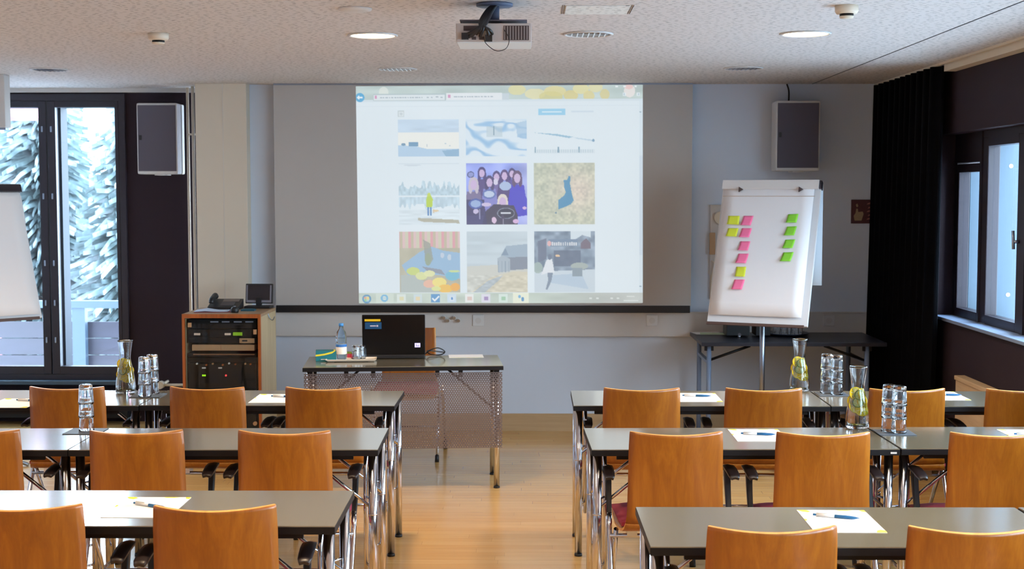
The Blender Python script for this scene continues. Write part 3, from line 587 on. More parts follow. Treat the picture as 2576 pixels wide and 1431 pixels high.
# ------------------------------------------------------------------ wall speakers, hooks, pipes, sign
def speaker(px0, px1, py0, py1, yf, yb, lb, cable):
    a = P(px0, py0, Y=yf); b = P(px1, py1, Y=yf); w, h = (b.x-a.x), a.z-b.z
    t = thing('wall_speaker', lb, 'speaker', ((a.x+b.x)/2, yf, b.z), 0, 'white wall speakers with grey fronts')
    bm = BM(); box(bm, -w/2, w/2, .0, yb-yf-.03, 0, h, bev=.014); obj('cabinet', bm, M_whitepl, t)
    bm = BM(); box(bm, -w/2+.011, w/2-.011, -.004, .004, .022, h-.016, bev=.002); obj('grille', bm, M_grille, t)
    bm = BM(); box(bm, -w/2+.02, -w/2+.038, -.009, -.003, h*.48, h*.48+.035, bev=.002); obj('badge', bm, M_plastic, t)
    bm = BM(); box(bm, -w*.1, w*.15, .03, yb-yf-.04, -.008, .0); obj('foot_plate', bm, M_whitepl, t)
    bm = BM(); box(bm, -.05, .05, yb-yf-.031, yb-yf, h*.4, h*.6); obj('bracket', bm, M_plastic, t)
    if cable:
        bm = BM(); tube(bm, cur([(-w*.12, yb-yf-.05, h), (-w*.1, yb-yf-.02, h+.08), (-w*.14, yb-yf-.008, ZC-b.z-.002)], 0), .006, 8); obj('cable', bm, M_plastic, t)
speaker(342, 448, 259, 438, 9.86, YA, 'white wall speaker with grey front between tall window and pipes', False)
speaker(1953, 2062, 253, 430, 9.52, YF, 'white wall speaker with grey front and cable above the right flip chart', True)
t = thing('heating_pipe', 'left one of two slim cream pipes beside the column', 'pipe', (P(474, 400, Y=10.0).x, 10.0, 0), 0, 'slim cream pipes')
bm = BM(); tube(bm, [(0, 0, .0), (0, 0, ZC)], .011); obj('pipe_run', bm, M_beige, t)
bm = BM(); tube(bm, [(0, -.002, P(475, 338, Y=10).z), (.066, -.002, P(475, 338, Y=10).z)], .007); obj('bracket', bm, M_beige, t)
t = thing('heating_pipe', 'right one of two slim cream pipes, next to the column', 'pipe', (P(487, 400, Y=9.9).x, 9.9, 0), 0, 'slim cream pipes')
bm = BM(); tube(bm, [(0, 0, .0), (0, 0, ZC)], .011); obj('pipe_run', bm, M_beige, t)
v = P(404, 968, Y=9.9)
t = thing('radiator_valve', 'cream round radiator valve on a pipe left of the equipment rack', 'valve', (v.x, 9.9, v.z))
bm = BM(); tube(bm, [(0, -.03, 0), (0, .03, 0)], .028, 20); obj('knob', bm, M_beige, t)
bm = BM(); tube(bm, [(.02, 0, 0), (.25, 0, 0)], .01); tube(bm, [(0, .03, 0), (0, .2, 0)], .01); obj('pipe', bm, M_beige, t)
for (px, py, lb) in ((1117, 799, 'upper hook of the left hook pair'), (1127, 806, 'lower hook of the left hook pair'), (1143, 799, 'upper hook of the right hook pair'), (1154, 806, 'lower hook of the right hook pair')):
    v = P(px, py, Y=YF-.05); t = thing('wall_socket_knob', 'beige metal knob on the white duct, '+lb, 'wall knob', (v.x, YF-.05, v.z), 0, 'beige knobs on the duct')
    bm = BM(); tube(bm, [(0, 0, 0), (0, -.008, 0)], .015, 18); obj('flange', bm, M_whitepl, t)
    bm = BM(); tube(bm, [(0, -.008, 0), (0, -.03, 0)], [.008, .012], 14); obj('knob', bm, mat('knob_beige', (165, 145, 125), .35, metal=.5), t)
def outlet(px, py, lb):
    v = P(px, py, Y=YF-.05); t = thing('wall_outlet', lb, 'outlet', (v.x, YF-.05, v.z), 0, 'outlets on the white duct')
    bm = BM(); box(bm, -.04, .04, -.008, 0, -.04, .04, bev=.003); obj('cover', bm, M_whitepl, t)
    bm = BM(); tube(bm, [(0, -.0095, 0), (0, -.008, 0)], .022, 20); obj('socket', bm, M_duct, t)
outlet(1203, 806, 'white power outlet on the duct right of the laptop, beside the knobs')
outlet(1640, 806, 'white power outlet on the duct left of the flip chart')
outlet(2085, 806, 'white power outlet on the duct right of the flip chart')
t0 = P(2142, 502, Y=YF-.012); t1 = P(2203, 562, Y=YF-.012); w, h = t1.x-t0.x, t0.z-t1.z
t = thing('fire_alarm_sign', 'square dark red fire alarm sign with hand and flames near the curtain', 'sign', ((t0.x+t1.x)/2, YF-.012, t1.z))
bm = BM(); box(bm, -w/2, w/2, 0, .012, 0, h, bev=.002); obj('plate', bm, mat('sign_red', (74, 30, 34), .5), t)
bm = BM()
def s2(pts): prism(bm, [(-w/2+p[0]*w, -.0012, p[1]*h) for p in pts], (0, .0014, 0))
s2([(.1, .32), (.14, .12), (.42, .12), (.5, .4), (.46, .5), (.28, .48), (.26, .62), (.2, .62), (.18, .45)])
s2([(.22, .68), (.28, .72), (.24, .84), (.18, .78)])
obj('hand_symbol', bm, mat('sign_sand', (150, 128, 96), .5), t)
bm = BM()
for k in range(5):
    x, z = .62+.05*(k % 2), .15+k*.16; s2([(x, z), (x+.18, z+.03), (x+.3, z+.14), (x+.14, z+.09), (x+.04, z+.06)])
obj('flame_symbol', bm, mat('sign_rose', (150, 92, 80), .5), t)
# panel behind the flip chart
t0 = P(1787, 515, Y=YF-.02); t1 = P(1850, 752, Y=YF-.02)
t = thing('wall_panel', 'white wall panel with round dial half hidden behind the right flip chart', 'wall panel', (t0.x, YF-.02, t1.z))
w, h = t1.x-t0.x, t0.z-t1.z
bm = BM(); box(bm, 0, w, 0, .02, 0, h, bev=.004); obj('backboard', bm, M_duct, t)
v = P(1812, 548, Y=YF-.03); bm = BM(); tube(bm, [(v.x-t0.x, -.025, v.z-t1.z), (v.x-t0.x, 0, v.z-t1.z)], .045, 24); obj('dial', bm, M_beige, t)
bm = BM(); a = P(1785, 585, Y=YF-.03); b = P(1799, 640, Y=YF-.03); box(bm, a.x-t0.x, b.x-t0.x, -.02, 0, b.z-t1.z, a.z-t1.z, bev=.003); obj('switch_box', bm, M_silverplate, t)
bm = BM(); tube(bm, cur([(.012, -.01, P(1790, 655, Y=YF).z-t1.z), (.03, -.02, P(1790, 665, Y=YF).z-t1.z), (.012, -.01, P(1790, 700, Y=YF).z-t1.z), (.008, -.006, .01)], 0), .004, 8); obj('cord', bm, M_beige, t)

# curtain
bm = BM(); n = 160; ys = [8.22+(9.7-8.22)*k/n for k in range(n+1)]
grid = []
for z in (ZC-.015, 2.2, 1.7, 1.2, .7, .3, .02):
    row = []
    for k, y in enumerate(ys):
        am = .03+.012*(ZC-z)/2.5; ph = k/n*2*pi*11+.5*math.sin(k*.07+z*.4)
        row.append((2.44-.02*(ZC-z)/2.5*1.2+am*math.sin(ph), y+.012*math.sin(2*ph+z), z))
    grid.append(row)
slab(bm, grid, .003)
t = thing('blackout_curtain', 'long black pleated curtain in the right corner', 'curtain', (0, 0, 0)); obj('pleated_cloth', bm, M_curt, t)
bm = BM(); box(bm, 2.425, 2.445, 8.2, 9.7, ZC-.014, ZC-.001); obj('curtain_track', bm, M_beige, t)
# wooden radiator cover by the right wall
t = thing('radiator_cover', 'low pale wooden radiator cover against the right wall beside the curtain', 'radiator cover', (2.41, 7.5, 0), math.radians(0))
bm = BM(); box(bm, .062, .119, -.7, .39, 0, .635, bev=.004); obj('front_panel', bm, M_cover, t)
bm = BM(); box(bm, .056, .119, -.71, .4, .635, .66, bev=.004); obj('top_board', bm, M_cover, t)

# ------------------------------------------------------------------ tables
def make_table(w, loc, rz, label, tagplate=None):
    t = thing('seminar_table', label, 'table', loc, rz, 'grey topped seminar tables'); D, H = .485, .73
    bm = BM(); box(bm, -w/2+.0015, w/2-.0015, .0015, D-.0015, H-.003, H); obj('tabletop', bm, M_lam, t)
    bm = BM(); box(bm, -w/2, w/2, 0, D, H-.026, H-.003, bev=.0015); obj('edge_band', bm, M_black, t)
    for s_ in (-1, 1):
        x = s_*(w/2-.027)
        for y in (.06, D-.06):
            bm = BM(); tube(bm, [(x, y, .012), (x, y, H-.026)], .0175, 18); tube(bm, [(x, y, .46), (x, y, .465)], .0182, 18)
            l = obj('leg', bm, M_chrome, t)
            bm = BM(); tube(bm, [(x, y, 0), (x, y, .012)], .0185, 18); obj('foot_cap', bm, M_plastic, l)
        xi = x-s_*.034; bm = BM(); pts = [(xi, .115, .2), (xi, .115, .64), (xi, .135, .68), (xi, .17, .69), (xi, D-.17, .69), (xi, D-.135, .68), (xi, D-.115, .64), (xi, D-.115, .2)]
        tube(bm, pts, .009, 12); tube(bm, [(xi, .115, .2), (xi, D-.115, .2)], .009, 12)
        for zz in (.25, .52):
            tube(bm, [(x, .06, zz), (xi, .115, zz)], .005, 8); tube(bm, [(x, D-.06, zz), (xi, D-.115, zz)], .005, 8)
        obj('leg_frame', bm, M_chrome, t)
        for y in (.085, D-.085):
            bm = BM(); tube(bm, [(x, y, .475), (x-s_*.27, y, H-.035)], .007, 10); tube(bm, [(x, y-.022 if y < .2 else y+.022, .475), (x, y, .475)], .005, 8); obj('folding_brace', bm, M_chrome, t)
    bm = BM(); box(bm, -w/2+.1, w/2-.1, .03, .045, H-.045, H-.026); box(bm, -w/2+.1, w/2-.1, D-.045, D-.03, H-.045, H-.026); obj('under_frame', bm, M_black, t)
    if tagplate is not None:
        bm = BM(); box(bm, tagplate-.012, tagplate+.012, -.0015, 0, H-.019, H-.012); o = obj('maker_plate', bm, M_whitepl, t); o['label'] = 'tiny silver plate on the black edge'
    return t
TB = [(1.2, (.79, 6.28, 0), 0, 'right front row table nearest the aisle, with carafe at its right end', None),
      (1.1, (1.945, 6.285, 0), 0, 'right front row table next to the right wall, with glass stacks at its left end', None),
      (1.2, (.828, 5.205, 0), .028, 'right middle row table nearest the aisle, with carafe at its right end', .575),
      (1.06, (1.965, 5.245, 0), .03, 'right middle row table by the window side, with glass stacks at its left end', None),
      (1.2, (.93, 3.752, 0), .01, 'right nearest row table with one sheet and pen', None),
      (.96, (2.02, 3.765, 0), .01, 'right nearest row table at the far right edge of the picture', None),
      (1.2, (-1.247, 6.262, 0), .0, 'left front row table nearest the aisle, in front of the equipment rack', None),
      (1.2, (-2.45, 6.25, 0), .0, 'left front row table by the tall window with the carafe', None),
      (1.2, (-1.20, 5.165, 0), .02, 'left middle row table nearest the aisle', None),
      (1.2, (-2.402, 5.14, 0), .02, 'left middle row table at the left edge with one glass stack', None),
      (1.2, (-1.19, 3.96, 0), .012, 'left nearest row table with one sheet and pen', None)]
for (w, loc, rz, lb, tp) in TB: make_table(w, loc, rz, lb, tp)

# ------------------------------------------------------------------ chairs
def chair_proto(name, label, group, arms=True):
    t = thing(name, label, 'chair', (0, 0, 0), 0, group)
    # back shell
    def sec(y, z, hw, sag, n=16, r=0.):
        return [(hw*(2*k/n-1), y+sag*((2*k/n-1)**2), z-(r*max(0, abs(2*k/n-1)-.82)**2*60)) for k in range(n+1)]
    back = [[(x_, y_, z_-.007*(1-(x_/.172)**2)) for x_, y_, z_ in sec(-.266, .826, .172, .056)], [(x_, y_, z_-.006*(1-(x_/.173)**2)) for x_, y_, z_ in sec(-.264, .815, .1735, .055)], sec(-.252, .76, .176, .048), sec(-.235, .70, .177, .036), sec(-.225, .63, .178, .03), sec(-.218, .56, .180, .024), sec(-.210, .50, .183, .016), sec(-.200, .47, .187, .012)]
    bm = BM(); slab(bm, back, .011); obj('backrest', bm, [M_chair, M_edge], t)
    seat = [sec(-.199, .467, .187, .012), sec(-.186, .448, .192, .008), sec(-.165, .437, .198, .004), sec(-.12, .430, .205, 0), sec(0, .425, .212, 0), sec(.12, .432, .213, 0), sec(.18, .434, .21, 0), sec(.215, .425, .2, -.01), sec(.228, .41, .19, -.015)]
    bm = BM(); slab(bm, seat, .011); obj('seat', bm, [M_chair, M_edge], t)
    pad = []
    for i in range(9):
        f_ = i/8; y = -.17+f_*.375; row = []
        for k in range(13):
            g_ = 2*k/12-1; ed = min(1, (1-abs(g_))*5)*min(1, min(f_, 1-f_)*6+.15)
            row.append((g_*(.2+.01*f_), y, .445+(.014*(2*f_-1)**2 if f_ < .5 else 0)+.02*ed))
        pad.append(row)
    bm = BM(); slab(bm, pad, .014); p_ = obj('seat_pad', bm, M_red, t); p_['label'] = 'dark red upholstered seat pad'
    for s_ in (-1, 1):
        x = s_*.236
        bm = BM(); tube(bm, [(x, -.015, .47), (x, -.03, .40), (x, -.10, .28), (x, -.245, .045)], .0105, 14); l = obj('leg', bm, M_chrome, t)
        bm = BM(); tube(bm, [(x, -.238, .056), (x, -.262, 0)], .0145, 14); obj('rubber_foot', bm, M_plastic, l)
        x2 = s_*.212
        bm = BM(); tube(bm, [(x2, -.06, .415), (x2, .05, .25), (x2, .19, .03)], .0095, 14); l = obj('leg', bm, M_chrome, t)
        bm = BM(); tube(bm, [(x2, .184, .04), (x2, .2, 0)], .0135, 14); obj('rubber_foot', bm, M_plastic, l)
        if arms:
            bm = BM(); g = []
            for (y, z, hw) in ((.07, .640, .019), (.05, .642, .022), (0, .642, .023), (-.05, .638, .022), (-.09, .632, .021), (-.115, .626, .015)):
                g.append([(x+s_*.006+q*hw, y, z-.004*abs(q)) for q in (-1, -.5, 0, .5, 1)])
            slab(bm, g, .009); a = obj('armrest', bm, M_arm, t)
            bm = BM(); n_ = 7
            for k in range(n_):
                f_ = k/(n_-1); y = .045-.06*f_**1.5; z = .632-.172*f_; hx = .0125-.003*f_; hy = .02-.008*f_
                ring = [bm.verts.new((x+cx*hx, y+cy*hy, z)) for cx, cy in ((-1, -.7), (-.7, -1), (.7, -1), (1, -.7), (1, .7), (.7, 1), (-.7, 1), (-1, .7))]
                if k:
                    for j in range(8): bm.faces.new((pr[j], pr[(j+1) % 8], ring[(j+1) % 8], ring[j]))
                else: bm.faces.new(ring)
                pr = ring
            bm.faces.new(pr); obj('arm_support', bm, M_plastic, t)
    bm = BM(); tube(bm, [(-.236, -.045, .385), (.236, -.045, .385)], .0085, 12); tube(bm, [(-.212, .08, .205), (.212, .08, .205)], .0075, 12)
    for s_ in (-1, 1): box(bm, s_*.15-.02, s_*.15+.02, -.07, -.01, .388, .42)
    obj('cross_bar', bm, M_chrome, t)
    return t
G = 'plywood armchairs at the seminar tables'
CH = [ # px centre, py top, distance of back, yaw, label
 (1616, 991, 6.17, .00, 'wooden chair at the right front row, nearest the aisle'),
 (1924, 994, 6.17, -.02, 'wooden chair at the right front row, in front of the carafe with lemon'),
 (2288, 989, 6.17, .03, 'wooden chair at the right front row, behind the nearer glass stacks'),
 (2584, 993, 6.17, .02, 'wooden chair at the right front row cut by the right picture edge'),
 (1704, 1099, 5.02, .02, 'wooden chair at the right middle row nearest the aisle, red seat pad showing'),
 (2076, 1096, 5.02, .00, 'wooden chair at the right middle row, left of the glass stacks'),
 (2516, 1093, 5.02, -.02, 'pale wooden chair at the right middle row, right of the glass stacks'),
 (1950, 1333, 3.57, .03, 'wooden chair at the right nearest row, before the sheet and pen'),
 (2460, 1337, 3.57, -.03, 'wooden chair at the right nearest row in the bottom right corner'),
 (162, 996, 6.17, .00, 'wooden chair at the left front row, behind the single glass stack'),
 (516, 991, 6.17, -.03, 'wooden chair at the left front row, in front of the equipment rack'),
 (810, 991, 6.17, -.01, 'wooden chair at the left front row, nearest the aisle'),
 (-75, 1106, 5.02, .03, 'wooden chair at the left middle row cut by the left picture edge'),
 (338, 1103, 5.02, .06, 'wooden chair at the left middle row, below the single glass stack'),
 (711, 1103, 5.02, .00, 'wooden chair at the left middle row, nearest the aisle'),
 (44, 1292, 3.79, .07, 'wooden chair at the left nearest row in the bottom left corner'),
 (535, 1283, 3.79, .06, 'wooden chair at the left nearest row, covering the corner of the sheet')]
proto = None
for i, (px, py, d, yaw, lb) in enumerate(CH):
    v = P(px, py, Y=d); off = Vector((-math.sin(yaw)*.25, math.cos(yaw)*.25, 0)); loc = (v.x+off.x, v.y+off.y, 0)
    if proto is None:
        proto = chair_proto('wooden_armchair', lb, G); proto.location = loc; proto.rotation_euler = (0, 0, yaw)
    else: dup(proto, loc, yaw, lb)
# presenter's chair behind the desk, facing the room
v = P(1028, 842, Y=8.95)
t = chair_proto('wooden_chair', 'wooden chair behind the presenter desk, half hidden by the laptop', None, arms=False); t.location = (v.x-.0, 8.78, 0); t.rotation_euler = (0, 0, pi)

# ------------------------------------------------------------------ presenter desk
DA = math.radians(5.2); DO = P(760, 925, Z=.73); dw = 1.15; dd = .52
desk = thing('presenter_desk', 'grey topped presenter desk with perforated metal front panel', 'desk', (DO.x, DO.y+.01, 0), DA)
def DL(x, y, z=0): return Vector((DO.x+x*math.cos(DA)-y*math.sin(DA), DO.y+.01+x*math.sin(DA)+y*math.cos(DA), z))
def onto(px, py, Z=.73): return P(px, py, Z=Z)
bm = BM(); box(bm, .002, dw-.002, .002, dd-.002, .727, .73); obj('tabletop', bm, M_lam, desk)
bm = BM(); box(bm, 0, dw, 0, dd, .704, .727, bev=.0015); obj('edge_band', bm, M_black, desk)
bm = BM(); box(bm, .004, dw-.004, .045, .0465, .245, .687); obj('modesty_panel', bm, M_perf, desk)
for x in (.04, .245, .40, .77, .905, 1.11):
    bm = BM(); box(bm, x-.012, x+.012, .047, .09, .66, .704); obj('panel_bracket', bm, M_black, desk)
for x in (.035, dw-.035):
    for y in (.08, dd-.06):
        bm = BM(); tube(bm, [(x, y, .01), (x, y, .704)], .0175, 18); l = obj('leg', bm, M_chrome, desk)
        bm = BM(); tube(bm, [(x, y, 0), (x, y, .01)], .0185, 18); obj('foot_cap', bm, M_plastic, l)
for s_, x in ((1, .035), (-1, dw-.035)):
    bm = BM(); tube(bm, [(x, .11, .45), (x+s_*.28, .11, .695)], .007, 10); obj('folding_brace', bm, M_black, desk)
bm = BM(); box(bm, .1, dw-.1, .25, .28, .68, .704); obj('under_frame', bm, M_black, desk)
# laptop
lp = onto(991, 903); t = thing('laptop', 'open black laptop seen from behind with stickers and lit logo', 'laptop', (lp.x, lp.y+.0, .73), DA-.03)
bm = BM(); box(bm, -.185, .185, .0, .25, .004, .026, bev=.004); obj('keyboard_base', bm, M_plastic, t)
bm = BM()
for x in (-.15, .15):
    for y in (.03, .22): tube(bm, [(x, y, 0), (x, y, .004)], .008, 10)
obj('rubber_foot', bm, M_plastic, t)
lid = bpy.data.objects.new('lid', None)
la = math.radians(-6)  # leaning back towards the room
bm = BM(); box(bm, -.188, .188, -.006, .006, 0, .252, bev=.005)
lid = obj('lid', bm, mat('laptop_gloss', (6, 6, 8), .3, spec=.3), t); lid.location = (0, .012, .020); lid.rotation_euler = (math.radians(8), 0, 0)
bm = BM(); box(bm, -.172, -.078, -.0072, -.006, .213, .226); o = obj('sticker', bm, mat('sticker_yellow', (222, 180, 20), .5), lid)
bm = BM(); box(bm, -.170, -.072, -.0072, -.006, .166, .207); o = obj('sticker', bm, mat('sticker_blue', (12, 70, 110), .5), lid)
bm = BM(); box(bm, -.14, -.105, -.008, -.0072, .182, .188); box(bm, -.102, -.092, -.008, -.0072, .18, .19); obj('sticker_print', bm, mat('sticker_white', (205, 190, 200), .5), lid)
bm = BM(); box(bm, .125, .158, -.0072, -.006, .052, .078, bev=.0005); obj('lit_logo', bm, M_logo, lid)
bm = BM(); box(bm, .1335, .1355, -.0078, -.0072, .056, .074); box(bm, .1355, .1385, -.0078, -.0072, .063, .0655); box(bm, .1385, .1402, -.0078, -.0072, .056, .0655); box(bm, .1435, .1452, -.0078, -.0072, .052, .066); box(bm, .1452, .1485, -.0078, -.0072, .0635, .066); box(bm, .1485, .1502, -.0078, -.0072, .056, .066)
obj('logo_letters', bm, mat('logo_ink', (90, 80, 150), .4), lid)
# cable beside the laptop
bm = BM(); a = onto(1072, 899)
tube(bm, cur([(a.x-.01, a.y+.05, .745), (a.x+.02, a.y+.03, .77), (a.x+.07, a.y+.03, .785), (a.x+.11, a.y+.05, .76), (a.x+.08, a.y+.07, .738), (a.x+.02, a.y+.08, .74), (a.x+.0, a.y+.10, .76), (a.x+.06, a.y+.14, .75), (a.x+.1, a.y+.2, .738)], 0), .0035, 8)
o = obj('laptop_cable', bm, M_plastic); tag(o, 'looped black cable right of the laptop on the desk', 'cable')
# box, tray, bottle, cups, candy
v = onto(822, 909); t = thing('card_box', 'teal card box with yellow ribbon stripe at the left end of the desk', 'box', (v.x-.01, v.y+.04, .73), DA+.05)
bm = BM(); box(bm, -.06, .06, -.04, .04, 0, .062, bev=.001); obj('carton', bm, M_teal, t)
bm = BM(); prism(bm, [(-.061, -.0412, .03), (-.061, -.0412, .04), (-.01, -.0412, .046), (.03, -.0412, .056), (.05, -.0412, .0622), (.058, -.0412, .0622), (.035, -.0412, .047), (-.01, -.0412, .036)], (0, .0012, 0)); box(bm, .045, .056, -.041, .041, .062, .0628); obj('ribbon', bm, mat('ribbon_yellow', (222, 200, 40), .5), t)
bm = BM(); box(bm, -.03, .0, -.0412, -.04, .010, .014); obj('print', bm, M_paper, t)
v = onto(881, 911); t = thing('serving_tray', 'cream rectangular serving tray on the desk under the water bottle', 'tray', (v.x, v.y+.055, .73), DA)
bm = BM(); prism(bm, [(-.135, -.05, .004), (.135, -.05, .004), (.135, .05, .004), (-.135, .05, .004)], (0, 0, .003))
for (a0, b0) in (((-.135, -.05), (.135, -.05)), ((.135, -.05), (.135, .05)), ((.135, .05), (-.135, .05)), ((-.135, .05), (-.135, -.05))):
    ux, uy = (a0[0]*1.1, a0[1]*1.22), (b0[0]*1.1, b0[1]*1.22)
    prism(bm, [(a0[0], a0[1], .004), (b0[0], b0[1], .004), (uy[0], uy[1], .014), (ux[0], ux[1], .014)], (0, 0, .003))
obj('dish', bm, mat('tray_cream', (225, 210, 190), .45), t)
bm = BM(); box(bm, -.1, .1, -.03, .03, 0, .004); obj('foot', bm, M_plastic, t); TZ = .737
def onT(px, py): return P(px, py, Z=TZ)
v = onT(857, 906); t = thing('water_bottle', 'clear plastic water bottle with blue cap and label on the tray', 'bottle', (v.x, v.y+.03, TZ))
bm = BM(); lathe(bm, [(0, .004), (.025, .0), (.031, .006), (.031, .1), (.029, .105), (.031, .11), (.0315, .14), (.026, .165), (.013, .185), (.012, .2), (0, .2)], 28); obj('bottle_body', bm, M_pet, t)
bm = BM(); lathe(bm, [(.0322, .035), (.0322, .095), (.0312, .095), (.0312, .035), (.0322, .035)], 28); obj('paper_label', bm, mat('label_cream', (232, 220, 205), .6), t)
bm = BM(); lathe(bm, [(.0327, .078), (.0327, .094), (.0323, .094), (.0323, .078), (.0327, .078)], 28); obj('label_band', bm, mat('label_blue', (40, 105, 175), .6), t)
bm = BM(); lathe(bm, [(0, .2), (.0145, .2), (.0145, .214), (.013, .217), (0, .217)], 20); obj('cap', bm, mat('cap_blue', (70, 140, 200), .4), t)
v = onT(879, 903); t = thing('candy_box', 'small red box with green top on the tray beside the bottle', 'box', (v.x, v.y+.03, TZ), DA)
bm = BM(); box(bm, -.017, .017, -.015, .015, 0, .03, bev=.001); obj('carton', bm, mat('candy_red', (200, 50, 70), .5), t)
bm = BM(); box(bm, -.0175, .0175, -.0155, .0155, .03, .04, bev=.001); obj('lid', bm, mat('candy_green', (120, 135, 40), .5), t)
# tumblers
def tumbler_proto(label, group):
    bm = BM(); n = 40; OP = [(.0315, 0), (.0318, .004), (.0300, .024), (.0275, .070), (.0262, .079), (.022, .0815), (0, .0815)]
    rings = []
    for i, (r_, z) in enumerate(OP):
        fl = .0009 if .01 < z < .08 else 0.
        rings.append([bm.verts.new(((r_-fl*(1+math.cos(k*2*pi/n*10)))*math.cos(2*pi*k/n), (r_-fl*(1+math.cos(k*2*pi/n*10)))*math.sin(2*pi*k/n), z)) for k in range(n)] if r_ else [bm.verts.new((0, 0, z))])
    for a, b in zip(rings, rings[1:]):
        for k in range(n):
            if len(b) == 1: f = bm.faces.new((a[k], a[(k+1) % n], b[0]))
            else: f = bm.faces.new((a[k], a[(k+1) % n], b[(k+1) % n], b[k]))
            f.smooth = True
    lathe(bm, [(.0315, 0), (.0288, 0), (.0278, .010), (.0248, .058), (.021, .064), (0, .064)], n)
    bmesh.ops.remove_doubles(bm, verts=bm.verts, dist=1e-5)
    o = obj('drinking_glass', bm, M_glass); return tag(o, label, 'glass', group)
TP = tumbler_proto('x', None); first = [True]
def tumbler(x, y, z, lb, grp):
    if first[0]: o = TP; first[0] = False
    else: o = TP.copy(); C.objects.link(o)
    o.location = (x, y, z); o.rotation_euler = (0, 0, random.random()); o['label'] = lb; o['group'] = grp
for (px, py, lb) in ((893, 904, 'upside down glass on the desk tray, left one'), (906, 903, 'upside down glass on the desk tray, right one by the laptop')):
    v = onT(px, py); tumbler(v.x+.004, v.y+.035, TZ+.0005, lb, 'glasses on the desk tray')
def mat_pad(px, py, lb, a=0., w=.1, h=.1):
    v = P(px, py, Z=.73); t = bxo('glass_mat', mat('slate_mat', (70, 76, 84), .5), -w/2, w/2, -h/2, h/2, 0, .003, bev=.0008); t.location = (v.x, v.y, .73); t.rotation_euler = (0, 0, a); tag(t, lb, 'coaster', 'dark mats under the glass stacks')
STK = [((360, 999), (380, 992), 'left front row table', 'near the carafe'), ((212, 1086), None, 'left middle row table', 'standing alone'), ((2082, 990), (2108, 994), 'right front row table', 'right of the far carafe'), ((2240, 1087), (2266, 1091), 'right middle row table', 'right of the nearer carafe')]
for (A_, B_, tb, wh) in STK:
    pr = [P(q[0], q[1], Z=.733) for q in (A_, B_) if q]; cx = sum(q.x for q in pr)/len(pr); cy = sum(q.y for q in pr)/len(pr)+.025
    t = bxo('glass_mat', mat('slate_mat', (70, 76, 84), .5), -.075, .075, -.075, .065, 0, .003, bev=.0008); t.location = (cx, cy, .73); tag(t, 'dark square mat under the glasses on the %s' % tb, 'coaster', 'dark mats under the glass stacks')
    for j, q in enumerate(pr):
        side = '' if len(pr) == 1 else ('left stack ' if j == 0 else 'right stack ')
        for k in range(3):
            tumbler(q.x, q.y+.03, .7335+k*.0565, '%s glass of the %son the %s' % (('bottom', 'middle', 'top')[k], side or 'single stack ', tb), 'stacked glasses on the tables')
# carafes
def slice_proto(name, label, cat, rind, flesh, r, group):
    t = thing(name, label, cat, (0, 0, 0), 0, group)
    bm = BM(); lathe(bm, [(r*.9, -.002), (r, -.002), (r, .002), (r*.9, .002), (r*.9, -.002)], 24); obj('rind', bm, rind, t)
    bm = BM(); lathe(bm, [(0, -.0016), (r*.9, -.0016), (r*.9, .0016), (0, .0016)], 24); obj('flesh', bm, flesh, t)
    bm = BM()
    for k in range(8):
        a = k*pi/4; c_, s_ = math.cos(a), math.sin(a)
        prism(bm, [(c_*r*.12-s_*.0004, s_*r*.12+c_*.0004, -.0021), (c_*r*.85-s_*.0006, s_*r*.85+c_*.0006, -.0021), (c_*r*.85+s_*.0006, s_*r*.85-c_*.0006, -.0021), (c_*r*.12+s_*.0004, s_*r*.12-c_*.0004, -.0021)], (0, 0, .0042))
    obj('membrane', bm, M_paper, t); return t
lem = slice_proto('lemon_slice', '', 'lemon slice', mat('lemon_rind', (235, 200, 10), .5), mat('lemon_flesh', (246, 216, 40), .45), .029, 'lemon slices in the carafes')
lim = slice_proto('lime_slice', '', 'lime slice', mat('lime_rind', (80, 130, 20), .5), mat('lime_flesh', (214, 226, 130), .45), .021, 'lime slices in the carafes')
lf = [True]; mf = [True]
def put_slice(kind, x, y, z, rot, lb):
    pr, fl = (lem, lf) if kind == 'lemon' else (lim, mf)
    if fl[0]: o = pr; fl[0] = False; o.location = (x, y, z)
    else: o = dup(pr, (x, y, z))
    o.rotation_euler = rot; o['label'] = lb
